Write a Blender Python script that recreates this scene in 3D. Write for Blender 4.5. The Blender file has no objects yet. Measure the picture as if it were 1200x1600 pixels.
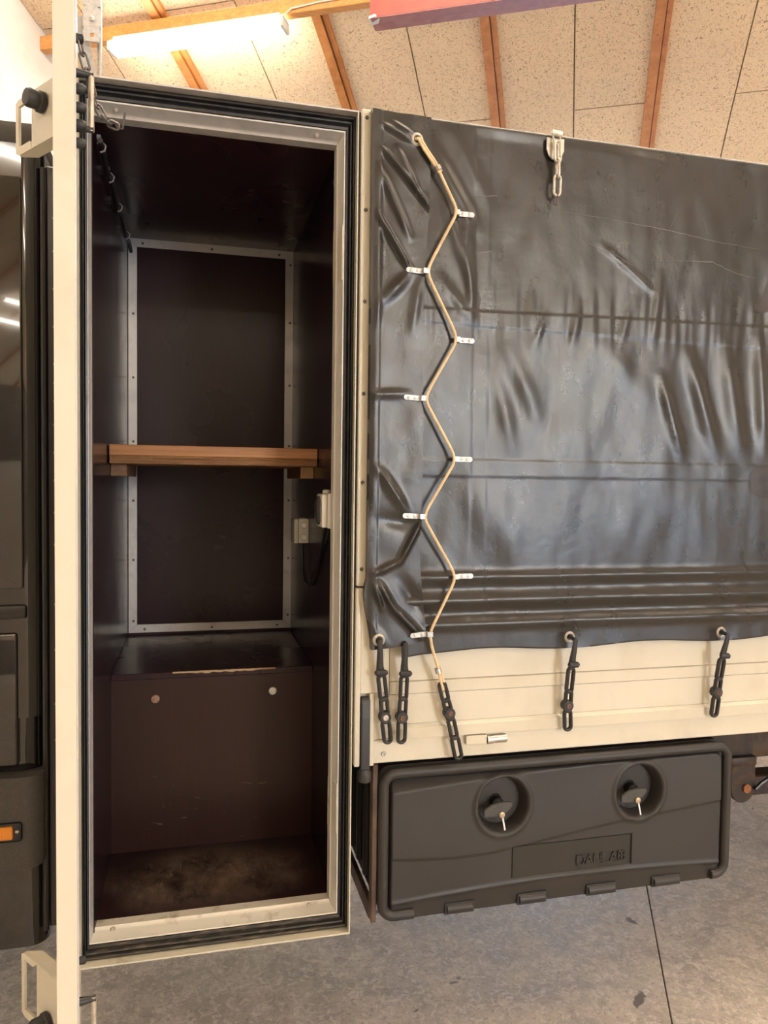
import bpy, bmesh, math, random
from mathutils import Vector, Matrix, noise

S = bpy.context.scene
COL = S.collection
PI = math.pi
random.seed(4)

# ------------------------------------------------------------------ camera
def camera():
    F, YAW, PITCH, ROLL = 1176.2, 0.2450, -0.0409, 0.0131
    fw = Vector((math.sin(YAW) * math.cos(PITCH), math.cos(YAW) * math.cos(PITCH), math.sin(PITCH)))
    r = Vector((math.cos(YAW), -math.sin(YAW), 0))
    u = r.cross(fw)
    c, s = math.cos(ROLL), math.sin(ROLL)
    r2 = r * c + u * s
    u2 = u * c - r * s
    cd = bpy.data.cameras.new('camera')
    cd.sensor_fit = 'VERTICAL'
    cd.sensor_height = 36.0
    cd.lens = 36.0 * F / 1600.0
    cd.clip_start = 0.02
    co = bpy.data.objects.new('camera', cd)
    COL.objects.link(co)
    m = Matrix((r2, u2, -fw)).transposed().to_4x4()
    m.translation = Vector((0.2309, -1.7145, 1.4978))
    co.matrix_world = m
    S.camera = co
camera()

S.view_settings.view_transform = 'Standard'
S.view_settings.look = 'None'
S.view_settings.gamma = 1.0
S.view_settings.use_curve_mapping = False
S.view_settings.exposure = 0.38

# ------------------------------------------------------------------ hall frame and light
HA = math.radians(28)                      # the hall stands at 28 degrees to the truck
CX, CY = 0.2309, -1.7145
def H(u, v, z):
    return Vector((CX + u * math.cos(HA) + v * math.sin(HA), CY - u * math.sin(HA) + v * math.cos(HA), z))
RAD, APEX = 16.0, 5.817                    # barrel roof
def arc(v, dr=0.0):
    return APEX - RAD + math.sqrt((RAD + dr) ** 2 - v * v)

w = bpy.data.worlds.new('sky')
S.world = w
w.use_nodes = True
bg = w.node_tree.nodes['Background']
bg.inputs[0].default_value = (0.50, 0.68, 1.0, 1)
bg.inputs[1].default_value = 2.0

LAMP = 30.0                                # fluorescent tubes
def daylight(u, v, z, wv, hz, power, col=(0.55, 0.74, 1.0), turn=0):
    ld = bpy.data.lights.new('daylight', 'AREA')
    ld.shape = 'RECTANGLE'; ld.size = wv; ld.size_y = hz
    ld.energy = power; ld.color = col
    lo = bpy.data.objects.new('daylight', ld)
    COL.objects.link(lo)
    lo.location = H(u, v, z)
    d = H(-1, 0, 0) - H(0, 0, 0) if not turn else H(0, -1, 0) - H(0, 0, 0)
    lo.rotation_euler = d.to_track_quat('-Z', 'Y').to_euler()
daylight(10.3, -5.5, 1.15, 3.9, 2.2, 230)                                  # open gate, right wall
daylight(10.3, -6.8, 3.05, 2.4, 1.2, 650, (1.0, 0.95, 0.84))      # high window band, sunlit haze outside
daylight(-.2, 9.3, 1.15, 2.3, 2.2, 65, turn=-math.pi / 2)               # open gate behind the truck

# ------------------------------------------------------------------ materials
class NT:
    def __init__(s, name):
        s.m = bpy.data.materials.new(name); s.m.use_nodes = True
        s.t = s.m.node_tree; s.b = s.t.nodes['Principled BSDF']
        s.tc = s.t.nodes.new('ShaderNodeTexCoord')
    def n(s, typ, **kw):
        x = s.t.nodes.new(typ)
        for k, v in kw.items(): setattr(x, k, v)
        return x
    def l(s, a, b): s.t.links.new(a, b)
    def coords(s, sc=(1, 1, 1), rot=(0, 0, 0), loc=(0, 0, 0)):
        mp = s.n('ShaderNodeMapping')
        mp.inputs['Scale'].default_value = sc; mp.inputs['Rotation'].default_value = rot; mp.inputs['Location'].default_value = loc
        s.l(s.tc.outputs['Object'], mp.inputs[0]); return mp.outputs[0]
    def noise(s, scale, detail=5, rough=.55, dist=0, sc=(1, 1, 1), rot=(0, 0, 0)):
        x = s.n('ShaderNodeTexNoise')
        x.inputs['Scale'].default_value = scale; x.inputs['Detail'].default_value = detail
        x.inputs['Roughness'].default_value = rough; x.inputs['Distortion'].default_value = dist
        s.l(s.coords(sc, rot), x.inputs['Vector']); return x.outputs['Fac']
    def rng(s, fac, a, b, c=0., d=1.):
        x = s.n('ShaderNodeMapRange'); x.clamp = True
        x.inputs[1].default_value = a; x.inputs[2].default_value = b; x.inputs[3].default_value = c; x.inputs[4].default_value = d
        s.l(fac, x.inputs[0]); return x.outputs[0]
    def mix(s, fac, a, b):
        x = s.n('ShaderNodeMix', data_type='RGBA')
        for i, v in ((0, fac), (6, a), (7, b)):
            if hasattr(v, 'type') and hasattr(v, 'is_linked'): s.l(v, x.inputs[i])
            elif i == 0: x.inputs[0].default_value = v
            else: x.inputs[i].default_value = (*v, 1)
        return x.outputs[2]
    def math(s, op, a, b=0.):
        x = s.n('ShaderNodeMath', operation=op)
        for i, v in ((0, a), (1, b)):
            if hasattr(v, 'is_linked'): s.l(v, x.inputs[i])
            else: x.inputs[i].default_value = v
        return x.outputs[0]
    def bump(s, h, strength=.5, dist=.002):
        x = s.n('ShaderNodeBump'); x.inputs['Strength'].default_value = strength; x.inputs['Distance'].default_value = dist
        s.l(h, x.inputs['Height'])
        if s.b.inputs['Normal'].is_linked:
            s.l(s.b.inputs['Normal'].links[0].from_socket, x.inputs['Normal'])
        s.l(x.outputs[0], s.b.inputs['Normal'])
    def set(s, **kw):
        names = dict(col='Base Color', rough='Roughness', metal='Metallic', spec='Specular IOR Level', coat='Coat Weight', ior='IOR',
                     emit='Emission Color', estr='Emission Strength', coatr='Coat Roughness')
        for k, v in kw.items():
            i = s.b.inputs[names[k]]
            if hasattr(v, 'is_linked'): s.l(v, i)
            elif isinstance(v, tuple): i.default_value = (*v, 1)
            else: i.default_value = v

def simple(name, c1, c2=None, rough=.5, rough2=None, metal=0, scale=12, lo=.4, hi=.65, bump=0, bscale=150, sc=(1, 1, 1), coat=0, spec=.5):
    t = NT(name)
    c2 = c2 or tuple(x * .8 for x in c1)
    f = t.rng(t.noise(scale, 6, .6, .3, sc), lo, hi)
    t.set(col=t.mix(f, c1, c2), metal=metal, coat=coat, spec=spec)
    t.set(rough=t.rng(f, 0, 1, rough, rough2 if rough2 is not None else rough * 1.15))
    if bump: t.bump(t.noise(bscale, 4, .6), .6, bump)
    return t.m

M = {}
M['cream'] = simple('cream_paint', (.62, .585, .48), (.56, .52, .41), .34, .45, scale=7, lo=.5, hi=.75)
M['cream_dirty'] = simple('cream_paint_weathered', (.60, .56, .45), (.38, .31, .21), .4, .6, scale=16, lo=.56, hi=.74)
M['alu'] = simple('aluminium_trim', (.54, .53, .53), (.44, .43, .43), .34, .5, metal=.35, scale=20, lo=.45, hi=.7)
M['alu_sill'] = simple('sill_aluminium', (.70, .66, .56), (.40, .34, .26), .4, .6, metal=.2, scale=25, lo=.56, hi=.75)
M['galv'] = simple('galvanised_steel', (.55, .55, .54), (.42, .43, .44), .4, .55, metal=.6, scale=60, lo=.4, hi=.65)
M['zinc'] = simple('zinc_chain', (.60, .57, .50), (.42, .38, .32), .38, .5, metal=.5, scale=80)
M['steel'] = simple('bright_steel', (.62, .58, .52), (.45, .4, .35), .28, .4, metal=.8, scale=60)
M['dark_steel'] = simple('dark_chain_steel', (.16, .15, .15), (.09, .08, .08), .3, .45, metal=.8, scale=90)
M['rubber'] = simple('black_rubber', (.016, .016, .017), (.028, .027, .027), .42, .6, scale=40, bump=.0004)
M['gasket'] = simple('door_gasket_rubber', (.012, .012, .014), (.03, .028, .026), .33, .55, scale=30, lo=.5, hi=.8)
M['gasket_dirty'] = simple('dirty_gasket_rubber', (.025, .022, .018), (.20, .15, .09), .5, .75, scale=30, lo=.5, hi=.78, sc=(1, 4, 6))
M['black_paint'] = simple('glossy_black_paint', (.007, .007, .008), (.010, .009, .009), .06, .10, coat=.6, scale=3)
M['black_trim'] = simple('satin_black_trim', (.011, .011, .012), (.016, .015, .015), .3, .4, scale=20)
M['grey_plastic'] = simple('grey_bumper_plastic', (.060, .058, .055), (.05, .048, .045), .55, .65, scale=200, bump=.0003, bscale=900)
M['box_plastic'] = simple('black_toolbox_plastic', (.021, .019, .018), (.026, .023, .021), .46, .54, scale=9, bump=.00025, bscale=1300)
M['handle_plastic'] = simple('lit_front_handle_plastic', (.060, .056, .050), (.048, .045, .04), .5, .6, scale=200)  # lighter than the box: light on the handle's front put into the colour
M['lock_black'] = simple('recess_shade_black', (.007, .007, .007), None, .6, .7, spec=.25)  # lock parts blackened: the shade of the recess is in the colour
M['brass'] = simple('brass_cylinder', (.46, .37, .24), None, .35, .45, metal=.4, scale=200)
M['plate_plastic'] = simple('smooth_label_plastic', (.019, .016, .012), (.022, .019, .014), .6, .68, scale=40, bump=.00015, bscale=1500)
M['glyph_plastic'] = simple('moulded_letters', (.045, .040, .036), None, .25, .3, scale=40)
M['white_plastic'] = simple('white_plastic', (.70, .68, .63), (.64, .61, .55), .4, .5, scale=20)
M['grey_box'] = simple('light_grey_plastic', (.50, .48, .41), (.45, .43, .36), .42, .5, scale=30)
M['lens'] = simple('smoked_socket_lid', (.10, .10, .105), None, .15, .2, scale=30)
M['white_wall'] = simple('white_wall_paint', (.80, .77, .72), (.74, .70, .65), .7, .8, scale=4, bump=.001, bscale=60)
M['dark_wall'] = simple('darkened_unseen_wall', (.16, .115, .08), (.12, .085, .06), .8, .85, scale=5)  # unseen front wall, colour darkened to weaken its reflections
M['red_steel'] = simple('red_beam_paint', (.33, .055, .032), (.26, .045, .035), .42, .55, scale=9)
M['pink_steel'] = simple('pinkish_red_paint', (.30, .10, .095), (.36, .16, .15), .5, .6, scale=14)  # paler, pinker red for the lower flange
M['rust'] = simple('rusty_black_steel', (.022, .015, .012), (.085, .042, .02), .45, .7, metal=.2, scale=28, lo=.48, hi=.72, bump=.001, bscale=60)
M['rust_bolt'] = simple('rusty_bolt', (.36, .14, .045), (.2, .07, .03), .7, .8, scale=120)
M['strap_screw'] = simple('tarnished_screw', (.16, .085, .055), (.09, .055, .045), .5, .65, metal=.3, scale=200)
M['dull_rust'] = simple('dull_rusty_steel', (.34, .22, .15), (.16, .08, .05), .5, .65, metal=.2, scale=180)
M['white_trim'] = simple('white_coated_trim', (.66, .645, .61), (.58, .56, .52), .35, .45, scale=15, lo=.5, hi=.75)
M['chassis_paint'] = simple('brown_chassis_paint', (.10, .065, .045), (.06, .035, .025), .5, .7, scale=15)
M['cord'] = simple('cream_elastic_cord', (.74, .58, .36), (.60, .44, .25), .6, .7, scale=50, bump=.0004, bscale=700)
M['clip'] = simple('grey_cable_clip', (.16, .16, .17), None, .4, .5)
M['print'] = simple('faded_brown_print', (.019, .0115, .010), (.026, .017, .015), .40, .50, scale=30)
M['scuff'] = simple('pale_scratches', (.16, .155, .15), (.10, .10, .10), .6)
M['dark_board'] = simple('joint_backing_board', (.42, .28, .17), None, .9)  # brown backing seen in the gaps between ceiling panels
M['subgrade'] = simple('dark_joint_filler', (.03, .028, .025), None, .9)
M['tyre'] = simple('tyre_rubber', (.02, .02, .02), None, .7, .8)

def m_lamp():
    t = NT('lit_diffuser'); t.set(col=(.9, .88, .82), rough=.4, emit=(1.0, .905, .76), estr=LAMP); return t.m
M['lit'] = m_lamp()

def m_amber():
    t = NT('amber_reflector')
    wv = t.n('ShaderNodeTexWave'); wv.inputs['Scale'].default_value = 130; wv.bands_direction = 'X'
    t.l(t.tc.outputs['Object'], wv.inputs[0])
    t.set(col=t.mix(wv.outputs['Fac'], (.95, .36, .02), (.70, .20, .01)), rough=.2, coat=.5)
    t.bump(wv.outputs['Fac'], .5, .001); return t.m
M['amber'] = m_amber()

def m_wood(name, a, b, sc, rough=.5, dark=None):
    t = NT(name)
    g = t.noise(1, 6, .6, .6, sc)
    g2 = t.noise(3, 4, .6, .2, sc)
    c = t.mix(t.rng(g, .35, .65), a, b)
    c = t.mix(t.rng(g2, .6, .72, 0, .7), c, dark or tuple(x * .4 for x in b))
    t.set(col=c, rough=rough); t.bump(g, .4, .002); return t.m
M['rafter'] = m_wood('orange_pine', (.58, .25, .075), (.44, .165, .045), (9, 9, 9), .45)
M['purlin'] = m_wood('pine_purlin', (.70, .33, .10), (.55, .23, .06), (4, 40, 40), .45)
M['shelf'] = m_wood('oiled_shelf_wood', (.36, .165, .058), (.25, .10, .032), (3, 60, 90), .5)
M['shelf_rough'] = m_wood('rough_sawn_edge', (.24, .115, .045), (.12, .05, .02), (6, 160, 220), .75)
M['batten'] = m_wood('shelf_batten_wood', (.20, .10, .045), (.12, .055, .025), (40, 4, 60), .6)
M['endgrain'] = m_wood('cut_end_wood', (.50, .31, .14), (.42, .25, .10), (60, 60, 60), .7)
M['bare_ply'] = m_wood('bare_plywood_edge', (.45, .30, .16), (.30, .18, .09), (20, 90, 90), .7)

def m_woodwool():
    t = NT('wood_wool_board')
    a = t.noise(62, 3, .55, 1.6)
    b = t.noise(150, 2, .5, 1.0)
    big = t.noise(1.5, 3)
    c = t.mix(t.rng(b, .35, .65), (.86, .70, .49), (.76, .59, .40))
    c = t.mix(t.rng(a, .565, .66, 0, .9), c, (.25, .15, .08))
    c = t.mix(t.rng(big, .4, .7, 0, .25), c, (.68, .50, .36))
    t.set(col=c, rough=.9, spec=.15)
    t.bump(a, .5, .006); return t.m
M['woodwool'] = m_woodwool()

def m_concrete():
    t = NT('power_floated_concrete')
    big = t.noise(1.1, 5, .6, .4)
    mid = t.noise(9, 9, .72, .5)
    fine = t.noise(75, 6, .75, .6)
    flake = t.noise(34, 8, .78, .9)
    c = t.mix(t.rng(mid, .38, .62), (.44, .385, .32), (.68, .61, .52))
    c = t.mix(t.rng(flake, .50, .58, 0, .7), c, (.84, .77, .67))
    c = t.mix(t.rng(fine, .53, .63, 0, .5), c, (.22, .185, .155))
    c = t.mix(t.rng(big, .45, .7, 0, .22), c, (.30, .27, .245))
    spot = t.noise(8.5, 3, .5, .2)
    c = t.mix(t.rng(spot, .70, .725, 0, .85), c, (.085, .062, .045))
    t.set(col=c, rough=t.rng(mid, .3, .7, .42, .62), spec=.5)
    t.bump(flake, .6, .004); t.bump(fine, .5, .002); return t.m
M['concrete'] = m_concrete()

def m_ply(name, c1, c2, rough, wear=0, sc=(40, 1.2, 1.2)):
    t = NT(name)
    g = t.noise(6, 6, .6, .3, sc)
    m = t.noise(3, 4, .55, .4)
    c = t.mix(t.rng(g, .35, .7), c1, c2)
    r = t.rng(m, .2, .8, rough - .03, rough + .10)
    if wear == 1:          # dusty scratched floor
        sp = t.n('ShaderNodeSeparateXYZ'); t.l(t.tc.outputs['Object'], sp.inputs[0])
        dx = t.math('DIVIDE', t.math('SUBTRACT', sp.outputs[0], -.02), .29)
        dy = t.math('DIVIDE', t.math('SUBTRACT', sp.outputs[1], -.26), .17)
        rad = t.math('ADD', t.math('MULTIPLY', dx, dx), t.math('MULTIPLY', dy, dy))
        msk = t.rng(t.math('ADD', rad, t.math('MULTIPLY', t.noise(9, 5, .6), 1.3)), .7, 1.7, 1, 0)
        dust = t.rng(t.noise(14, 10, .74, .3, (1, .7, 1)), .36, .64)
        c = t.mix(t.math('MULTIPLY', t.math('MULTIPLY', msk, dust), .9), c, (.20, .14, .10))
        scr = t.rng(t.noise(24, 8, .8, .3, (5, .8, 1)), .60, .68)
        c = t.mix(t.math('MULTIPLY', t.math('MULTIPLY', scr, msk), .8), c, (.46, .38, .29))
        r = t.mix(msk, (.32, .32, .32), (.62, .62, .62))
    if wear == 2:          # scuffs low down on the bench front
        sp = t.n('ShaderNodeSeparateXYZ'); t.l(t.tc.outputs['Object'], sp.inputs[0])
        dz = t.math('DIVIDE', t.math('SUBTRACT', sp.outputs[2], .16), .10)
        msk = t.rng(t.math('MULTIPLY', dz, dz), .2, 1.3, 1, 0)
        scr = t.rng(t.noise(7, 6, .7, .6, (2.2, 1, 12)), .64, .72)
        c = t.mix(t.math('MULTIPLY', t.math('MULTIPLY', scr, msk), .5), c, (.26, .2, .15))
    t.set(col=c, spec=.26)
    t.l(r, t.b.inputs['Roughness'])
    t.bump(m, .12, .004); return t.m
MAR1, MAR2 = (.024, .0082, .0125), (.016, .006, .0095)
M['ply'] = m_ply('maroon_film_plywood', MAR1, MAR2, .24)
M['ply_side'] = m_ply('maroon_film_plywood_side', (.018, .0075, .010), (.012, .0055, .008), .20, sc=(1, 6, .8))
M['ply_floor'] = m_ply('worn_plywood_floor', (.024, .011, .012), (.016, .008, .009), .3, 1)
M['ply_front'] = m_ply('scuffed_plywood_front', (.027, .0100, .0080), (.020, .0078, .007), .30, 2)

def m_tarp():
    t = NT('charcoal_tarpaulin')
    big = t.noise(2.2, 5, .6, .5)
    mid = t.noise(18, 6, .65, .4, (1, 1, .5))
    c = t.mix(t.rng(big, .3, .7), (.0105, .0105, .011), (.018, .017, .0165))
    lines = t.noise(5, 4, .8, .2, (1.2, 1, 16), (0, .25, 0))
    c = t.mix(t.rng(lines, .745, .765, 0, .12), c, (.25, .24, .23))
    t.set(col=c, rough=t.rng(mid, .1, .9, .22, .37), spec=.62)
    t.bump(t.noise(900, 2, .5), .35, .0006); t.bump(mid, .35, .0022); t.bump(big, .4, .010)
    return t.m
M['tarp'] = m_tarp()

# ------------------------------------------------------------------ mesh helpers
BASE = {}
def new(): return bmesh.new()
def box(bm, x0, x1, y0, y1, z0, z1, bev=0, seg=1, mat=None):
    r = bmesh.ops.create_cube(bm, size=1)
    vs = r['verts']
    for v in vs:
        v.co = Vector(((x0 + x1) / 2 + v.co.x * (x1 - x0), (y0 + y1) / 2 + v.co.y * (y1 - y0), (z0 + z1) / 2 + v.co.z * (z1 - z0)))
    if bev:
        es = list({e for v in vs for e in v.link_edges})
        r2 = bmesh.ops.bevel(bm, geom=es, offset=bev, segments=seg, affect='EDGES', profile=.5)
        vs = list({v for f in r2['faces'] for v in f.verts} | {v for v in vs if v.is_valid})
    if mat is not None:
        for v in vs: v.co = mat @ v.co
    return bm
def boxc(*a, **k): return box(new(), *a, **k)
def tube(bm, pts, r, n=8, closed=False, flat=1.0, flat_axis=None):
    pts = [Vector(p) for p in pts]; N = len(pts)
    rs = r if isinstance(r, (list, tuple)) else [r] * N
    T = []
    for i in range(N):
        a = pts[i - 1] if (i or closed) else pts[i]
        b = pts[(i + 1) % N] if (i < N - 1 or closed) else pts[i]
        T.append((b - a).normalized())
    up = Vector((0, 0, 1)) if abs(T[0].z) < .9 else Vector((0, 1, 0))
    nrm = (up - T[0] * up.dot(T[0])).normalized()
    rings = []
    for i in range(N):
        nrm = (nrm - T[i] * nrm.dot(T[i])).normalized()
        bi = T[i].cross(nrm)
        ring = []
        for k in range(n):
            a = 2 * PI * k / n
            off = nrm * math.cos(a) * rs[i] + bi * math.sin(a) * rs[i]
            if flat_axis is not None: off = off + flat_axis * off.dot(flat_axis) * (flat - 1)
            ring.append(bm.verts.new(pts[i] + off))
        rings.append(ring)
    for i in range(N if closed else N - 1):
        A, B = rings[i], rings[(i + 1) % N]
        sh = 0
        if closed and i == N - 1:
            sh = min(range(n), key=lambda s: sum((A[k].co - B[(k + s) % n].co).length for k in range(n)))
        for k in range(n):
            bm.faces.new((A[k], A[(k + 1) % n], B[(k + 1 + sh) % n], B[(k + sh) % n]))
    if not closed:
        bm.faces.new(list(reversed(rings[0]))); bm.faces.new(rings[-1])
    return bm
def lathe(bm, prof, origin, axis, seg=20):
    """prof: (radius, distance along the axis); first and last points are capped."""
    ax = Vector(axis).normalized(); o = Vector(origin)
    s = ax.orthogonal().normalized(); t = ax.cross(s)
    rings = []
    for r, d in prof:
        rings.append([bm.verts.new(o + ax * d + (s * math.cos(2 * PI * k / seg) + t * math.sin(2 * PI * k / seg)) * max(r, 1e-5)) for k in range(seg)])
    for A, B in zip(rings, rings[1:]):
        for k in range(seg): bm.faces.new((A[k], A[(k + 1) % seg], B[(k + 1) % seg], B[k]))
    bm.faces.new(list(reversed(rings[0]))); bm.faces.new(rings[-1])
    return bm
def prism(bm, pts, ext):
    """a polygon (3-D points) pushed along ext."""
    ext = Vector(ext)
    a = [bm.verts.new(Vector(p)) for p in pts]; b = [bm.verts.new(Vector(p) + ext) for p in pts]
    bm.faces.new(a); bm.faces.new(list(reversed(b)))
    n = len(pts)
    for i in range(n): bm.faces.new((a[i], b[i], b[(i + 1) % n], a[(i + 1) % n]))
    return bm
def stadium(c0, c1, w, y0=None, side=None, n=7):
    """closed loop round two end points, overall width w, in the plane of side."""
    c0, c1 = Vector(c0), Vector(c1); d = (c1 - c0).normalized(); s = side if side is not None else d.cross(Vector((0, 1, 0))).normalized()
    r = w / 2; a, b = c0 + d * r, c1 - d * r
    out = []
    for k in range(n + 1):
        t = -PI / 2 + PI * k / n; out.append(b + d * math.cos(t) * r + s * math.sin(t) * r)
    for k in range(n + 1):
        t = PI / 2 + PI * k / n; out.append(a + d * math.cos(t) * r + s * math.sin(t) * r)
    return out
def obj(name, bm, m, parent=None, base=None, sharp=35, kind=None, label=None):
    if parent is not None: b = BASE[parent.name]
    else: b = Vector(base) if base is not None else Vector((0, 0, 0))
    bmesh.ops.recalc_face_normals(bm, faces=bm.faces)
    for v in bm.verts: v.co -= b
    me = bpy.data.meshes.new(name); bm.to_mesh(me); bm.free()
    if m is not None: me.materials.append(M[m] if isinstance(m, str) else m)
    me.shade_smooth(); me.set_sharp_from_angle(angle=math.radians(sharp))
    o = bpy.data.objects.new(name, me); COL.objects.link(o)
    if parent is not None: o.parent = parent
    else: o.location = b
    BASE[o.name] = b
    if kind: o['kind'] = kind
    if label: o['label'] = label
    return o
def thing(name, label, cat, base, group=None):
    o = bpy.data.objects.new(name, None); COL.objects.link(o); o.location = base
    o.empty_display_size = .05
    BASE[o.name] = Vector(base); o['label'] = label; o['category'] = cat
    if group: o['group'] = group
    return o
def tag(o, label, cat, group=None):
    o['label'] = label; o['category'] = cat
    if group: o['group'] = group
    return o
def struct(name, bm, m, base=(0, 0, 0)):
    return obj(name, bm, m, None, base, kind='structure')
def stamp(name, src, parent, locs):
    """copies of a part that share its mesh; src sits at the first of locs."""
    for l in locs[1:]:
        c = src.copy(); COL.objects.link(c); c.parent = parent
        c.location = Vector(src.location) + Vector(l) - Vector(locs[0])
        BASE[c.name] = BASE[parent.name]
def screwhead(p, axis, r=.006, h=.003):
    return lathe(new(), [(r, -.001), (r, h * .4), (r * .75, h), (r * .35, h), (r * .3, h * .4)], p, axis, 12)
def screws(parent, m, locs, axis=(0, -1, 0), r=.006, h=.003, name='screw'):
    s = obj(name, screwhead(locs[0], axis, r, h), m, parent)
    stamp(name, s, parent, locs); return s
def hxform(bm):
    for v in bm.verts: v.co = H(v.co.x, v.co.y, v.co.z)
    return bm

# ------------------------------------------------------------------ the hall
UL, UR, VF, VB = -4.07, 10.0, -9.0, 9.0
EAVE = arc(9.0)
fl = struct('floor', hxform(boxc(UL - .2, UR + .2, VF - .2, VB + .2, -.2, -.012)), 'subgrade')
ue = [UL, -3.695, .305, 4.305, 8.305, UR]; ve = [VF, -1.6, VB]
for i in range(len(ue) - 1):
    for j in range(len(ve) - 1):
        g = .0018
        obj('slab', hxform(boxc(ue[i] + g, ue[i + 1] - g, ve[j] + g, ve[j + 1] - g, -.10, 0, .002)), 'concrete', fl)

def gable(u0, u1, holes=(), win=None):
    bm = new(); cuts = sorted(holes); v = VF; top = 2.3
    for a, b in cuts:
        box(bm, u0, u1, v, a, 0, top); v = b
    box(bm, u0, u1, v, VB, 0, top)
    vs = [VF + (VB - VF) * k / 24 for k in range(25)]
    if win:
        a, b, za, zb = win
        box(bm, u0, u1, VF, VB, top, za); box(bm, u0, u1, VF, a, za, arc(VF)); box(bm, u0, u1, b, VB, za, arc(VB)); top = zb
        k = lambda x: max(arc(x) + .1, zb + .01)
        prism(bm, [(u0, a - .3, zb)] + [(u0, x, k(x)) for x in vs if x > a - .2] + [(u0, VB, arc(VB)), (u0, b, arc(VB)), (u0, b, zb)], (u1 - u0, 0, 0))
        box(bm, u0, u1, VF, a, arc(VF), arc(a) + .1)
    else:
        prism(bm, [(u0, VF, top)] + [(u0, x, arc(x) + .1) for x in vs] + [(u0, VB, top)], (u1 - u0, 0, 0))
    return hxform(bm)
struct('wall_left', gable(UL - .2, UL), 'white_wall')
struct('wall_right', gable(UR, UR + .2, [(-7.5, -3.5)], (-8.0, -5.6, 2.42, 3.62)), 'white_wall')
struct('wall_front', hxform(boxc(UL, UR, VF - .2, VF, 0, EAVE + .2)), 'dark_wall')
bm = new(); box(bm, UL, -1.4, VB, VB + .2, 0, EAVE + .2); box(bm, 1.0, UR, VB, VB + .2, 0, EAVE + .2); box(bm, -1.4, 1.0, VB, VB + .2, 2.3, EAVE + .2)
struct('wall_back', hxform(bm), 'white_wall')
bm = new(); a, b = -7.5, -3.5
box(bm, UR - .03, UR + .21, a - .08, a, 0, 2.38); box(bm, UR - .03, UR + .21, b, b + .08, 0, 2.38); box(bm, UR - .03, UR + .21, a, b, 2.3, 2.38)
struct('trim_1', hxform(bm), 'purlin')
bm = new(); a, b = -1.4, 1.0
box(bm, a - .08, a, VB - .03, VB + .21, 0, 2.38); box(bm, b, b + .08, VB - .03, VB + .21, 0, 2.38); box(bm, a, b, VB - .03, VB + .21, 2.3, 2.38)
struct('trim_2', hxform(bm), 'purlin')
bm = new()
for v in (-8.0, -6.83, -5.66): box(bm, UR + .02, UR + .10, v, v + .06, 2.42, 3.62)
for z in (2.42, 3.57): box(bm, UR + .02, UR + .10, -8.0, -5.6, z, z + .05)
struct('window_1', hxform(bm), 'white_plastic')
def arcbox(bm, u0, u1, a0, a1, r0, r1, n):
    """a board bent round the roof's axis: angles a0..a1, radii r0 (inner) .. r1."""
    rows = []
    for k in range(n + 1):
        a = a0 + (a1 - a0) * k / n
        row = []
        for u in (u0, u1):
            for r in (r0, r1): row.append(bm.verts.new((u, r * math.sin(a), APEX - RAD + r * math.cos(a))))
        rows.append(row)
    for A, B in zip(rows, rows[1:]):
        for p, q in ((0, 2), (2, 3), (3, 1), (1, 0)): bm.faces.new((A[p], A[q], B[q], B[p]))
    bm.faces.new((rows[0][0], rows[0][1], rows[0][3], rows[0][2])); bm.faces.new((rows[-1][2], rows[-1][3], rows[-1][1], rows[-1][0]))
    return bm
ang = lambda v: math.asin(v / RAD)
ceil = struct('ceiling', hxform(arcbox(new(), UL - .2, UR + .2, ang(-9.2), ang(9.2), RAD + .022, RAD + .12, 40)), 'dark_board')
U0 = .548 - 1.2 * 3 - .6                   # column edges, 0.6 m boards
rest = new()
ncol = 0
u = U0 - .6
cols = []
while u < UR:
    cols.append((max(u, UL), min(u + .6, UR))); u += .6
for i, (a, b) in enumerate(cols):
    if b - a < .05: continue
    odd = i % 2
    js = [3.96, 6.36, 8.76] if odd else [5.16, 7.56]
    edges = [3.0] + [j for j in js if j > 3.2] + [9.1]
    g = .005
    if b < 4.6:
        for p, q in zip(edges, edges[1:]):
            obj('ceiling_panel', hxform(arcbox(new(), a + g, b - g, ang(p) + g / RAD, ang(q) - g / RAD, RAD, RAD + .024, 5)), 'woodwool', ceil)
        arcbox(rest, a + g, b - g, ang(-9.1), ang(3.0), RAD, RAD + .024, 12)
    else:
        arcbox(rest, a + g, b - g, ang(-9.1), ang(9.1), RAD, RAD + .024, 20)
obj('ceiling_panel_field', hxform(rest), 'woodwool', ceil, kind='stuff')
uR = .548 - 1.2 * 3
while uR < UR:
    bm = new()
    arcbox(bm, uR - .060, uR + .008, ang(-9.1), ang(9.1), RAD - .050, RAD + .001, 40)
    arcbox(bm, uR + .016, uR + .052, ang(-9.1), ang(9.1), RAD - .034, RAD + .001, 40)
    arcbox(bm, uR + .004, uR + .020, ang(-9.1), ang(9.1), RAD - .012, RAD + .001, 40)
    obj('rafter', hxform(bm), 'rafter', ceil)
    uR += 1.2
# purlin that carries the lamps
PV = 5.17; PZ = arc(PV) - .062
trim = struct('trim_3', hxform(boxc(UL, UR, PV - .035, PV + .035, PZ - .10, PZ + .004, .004)), 'purlin')

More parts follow.
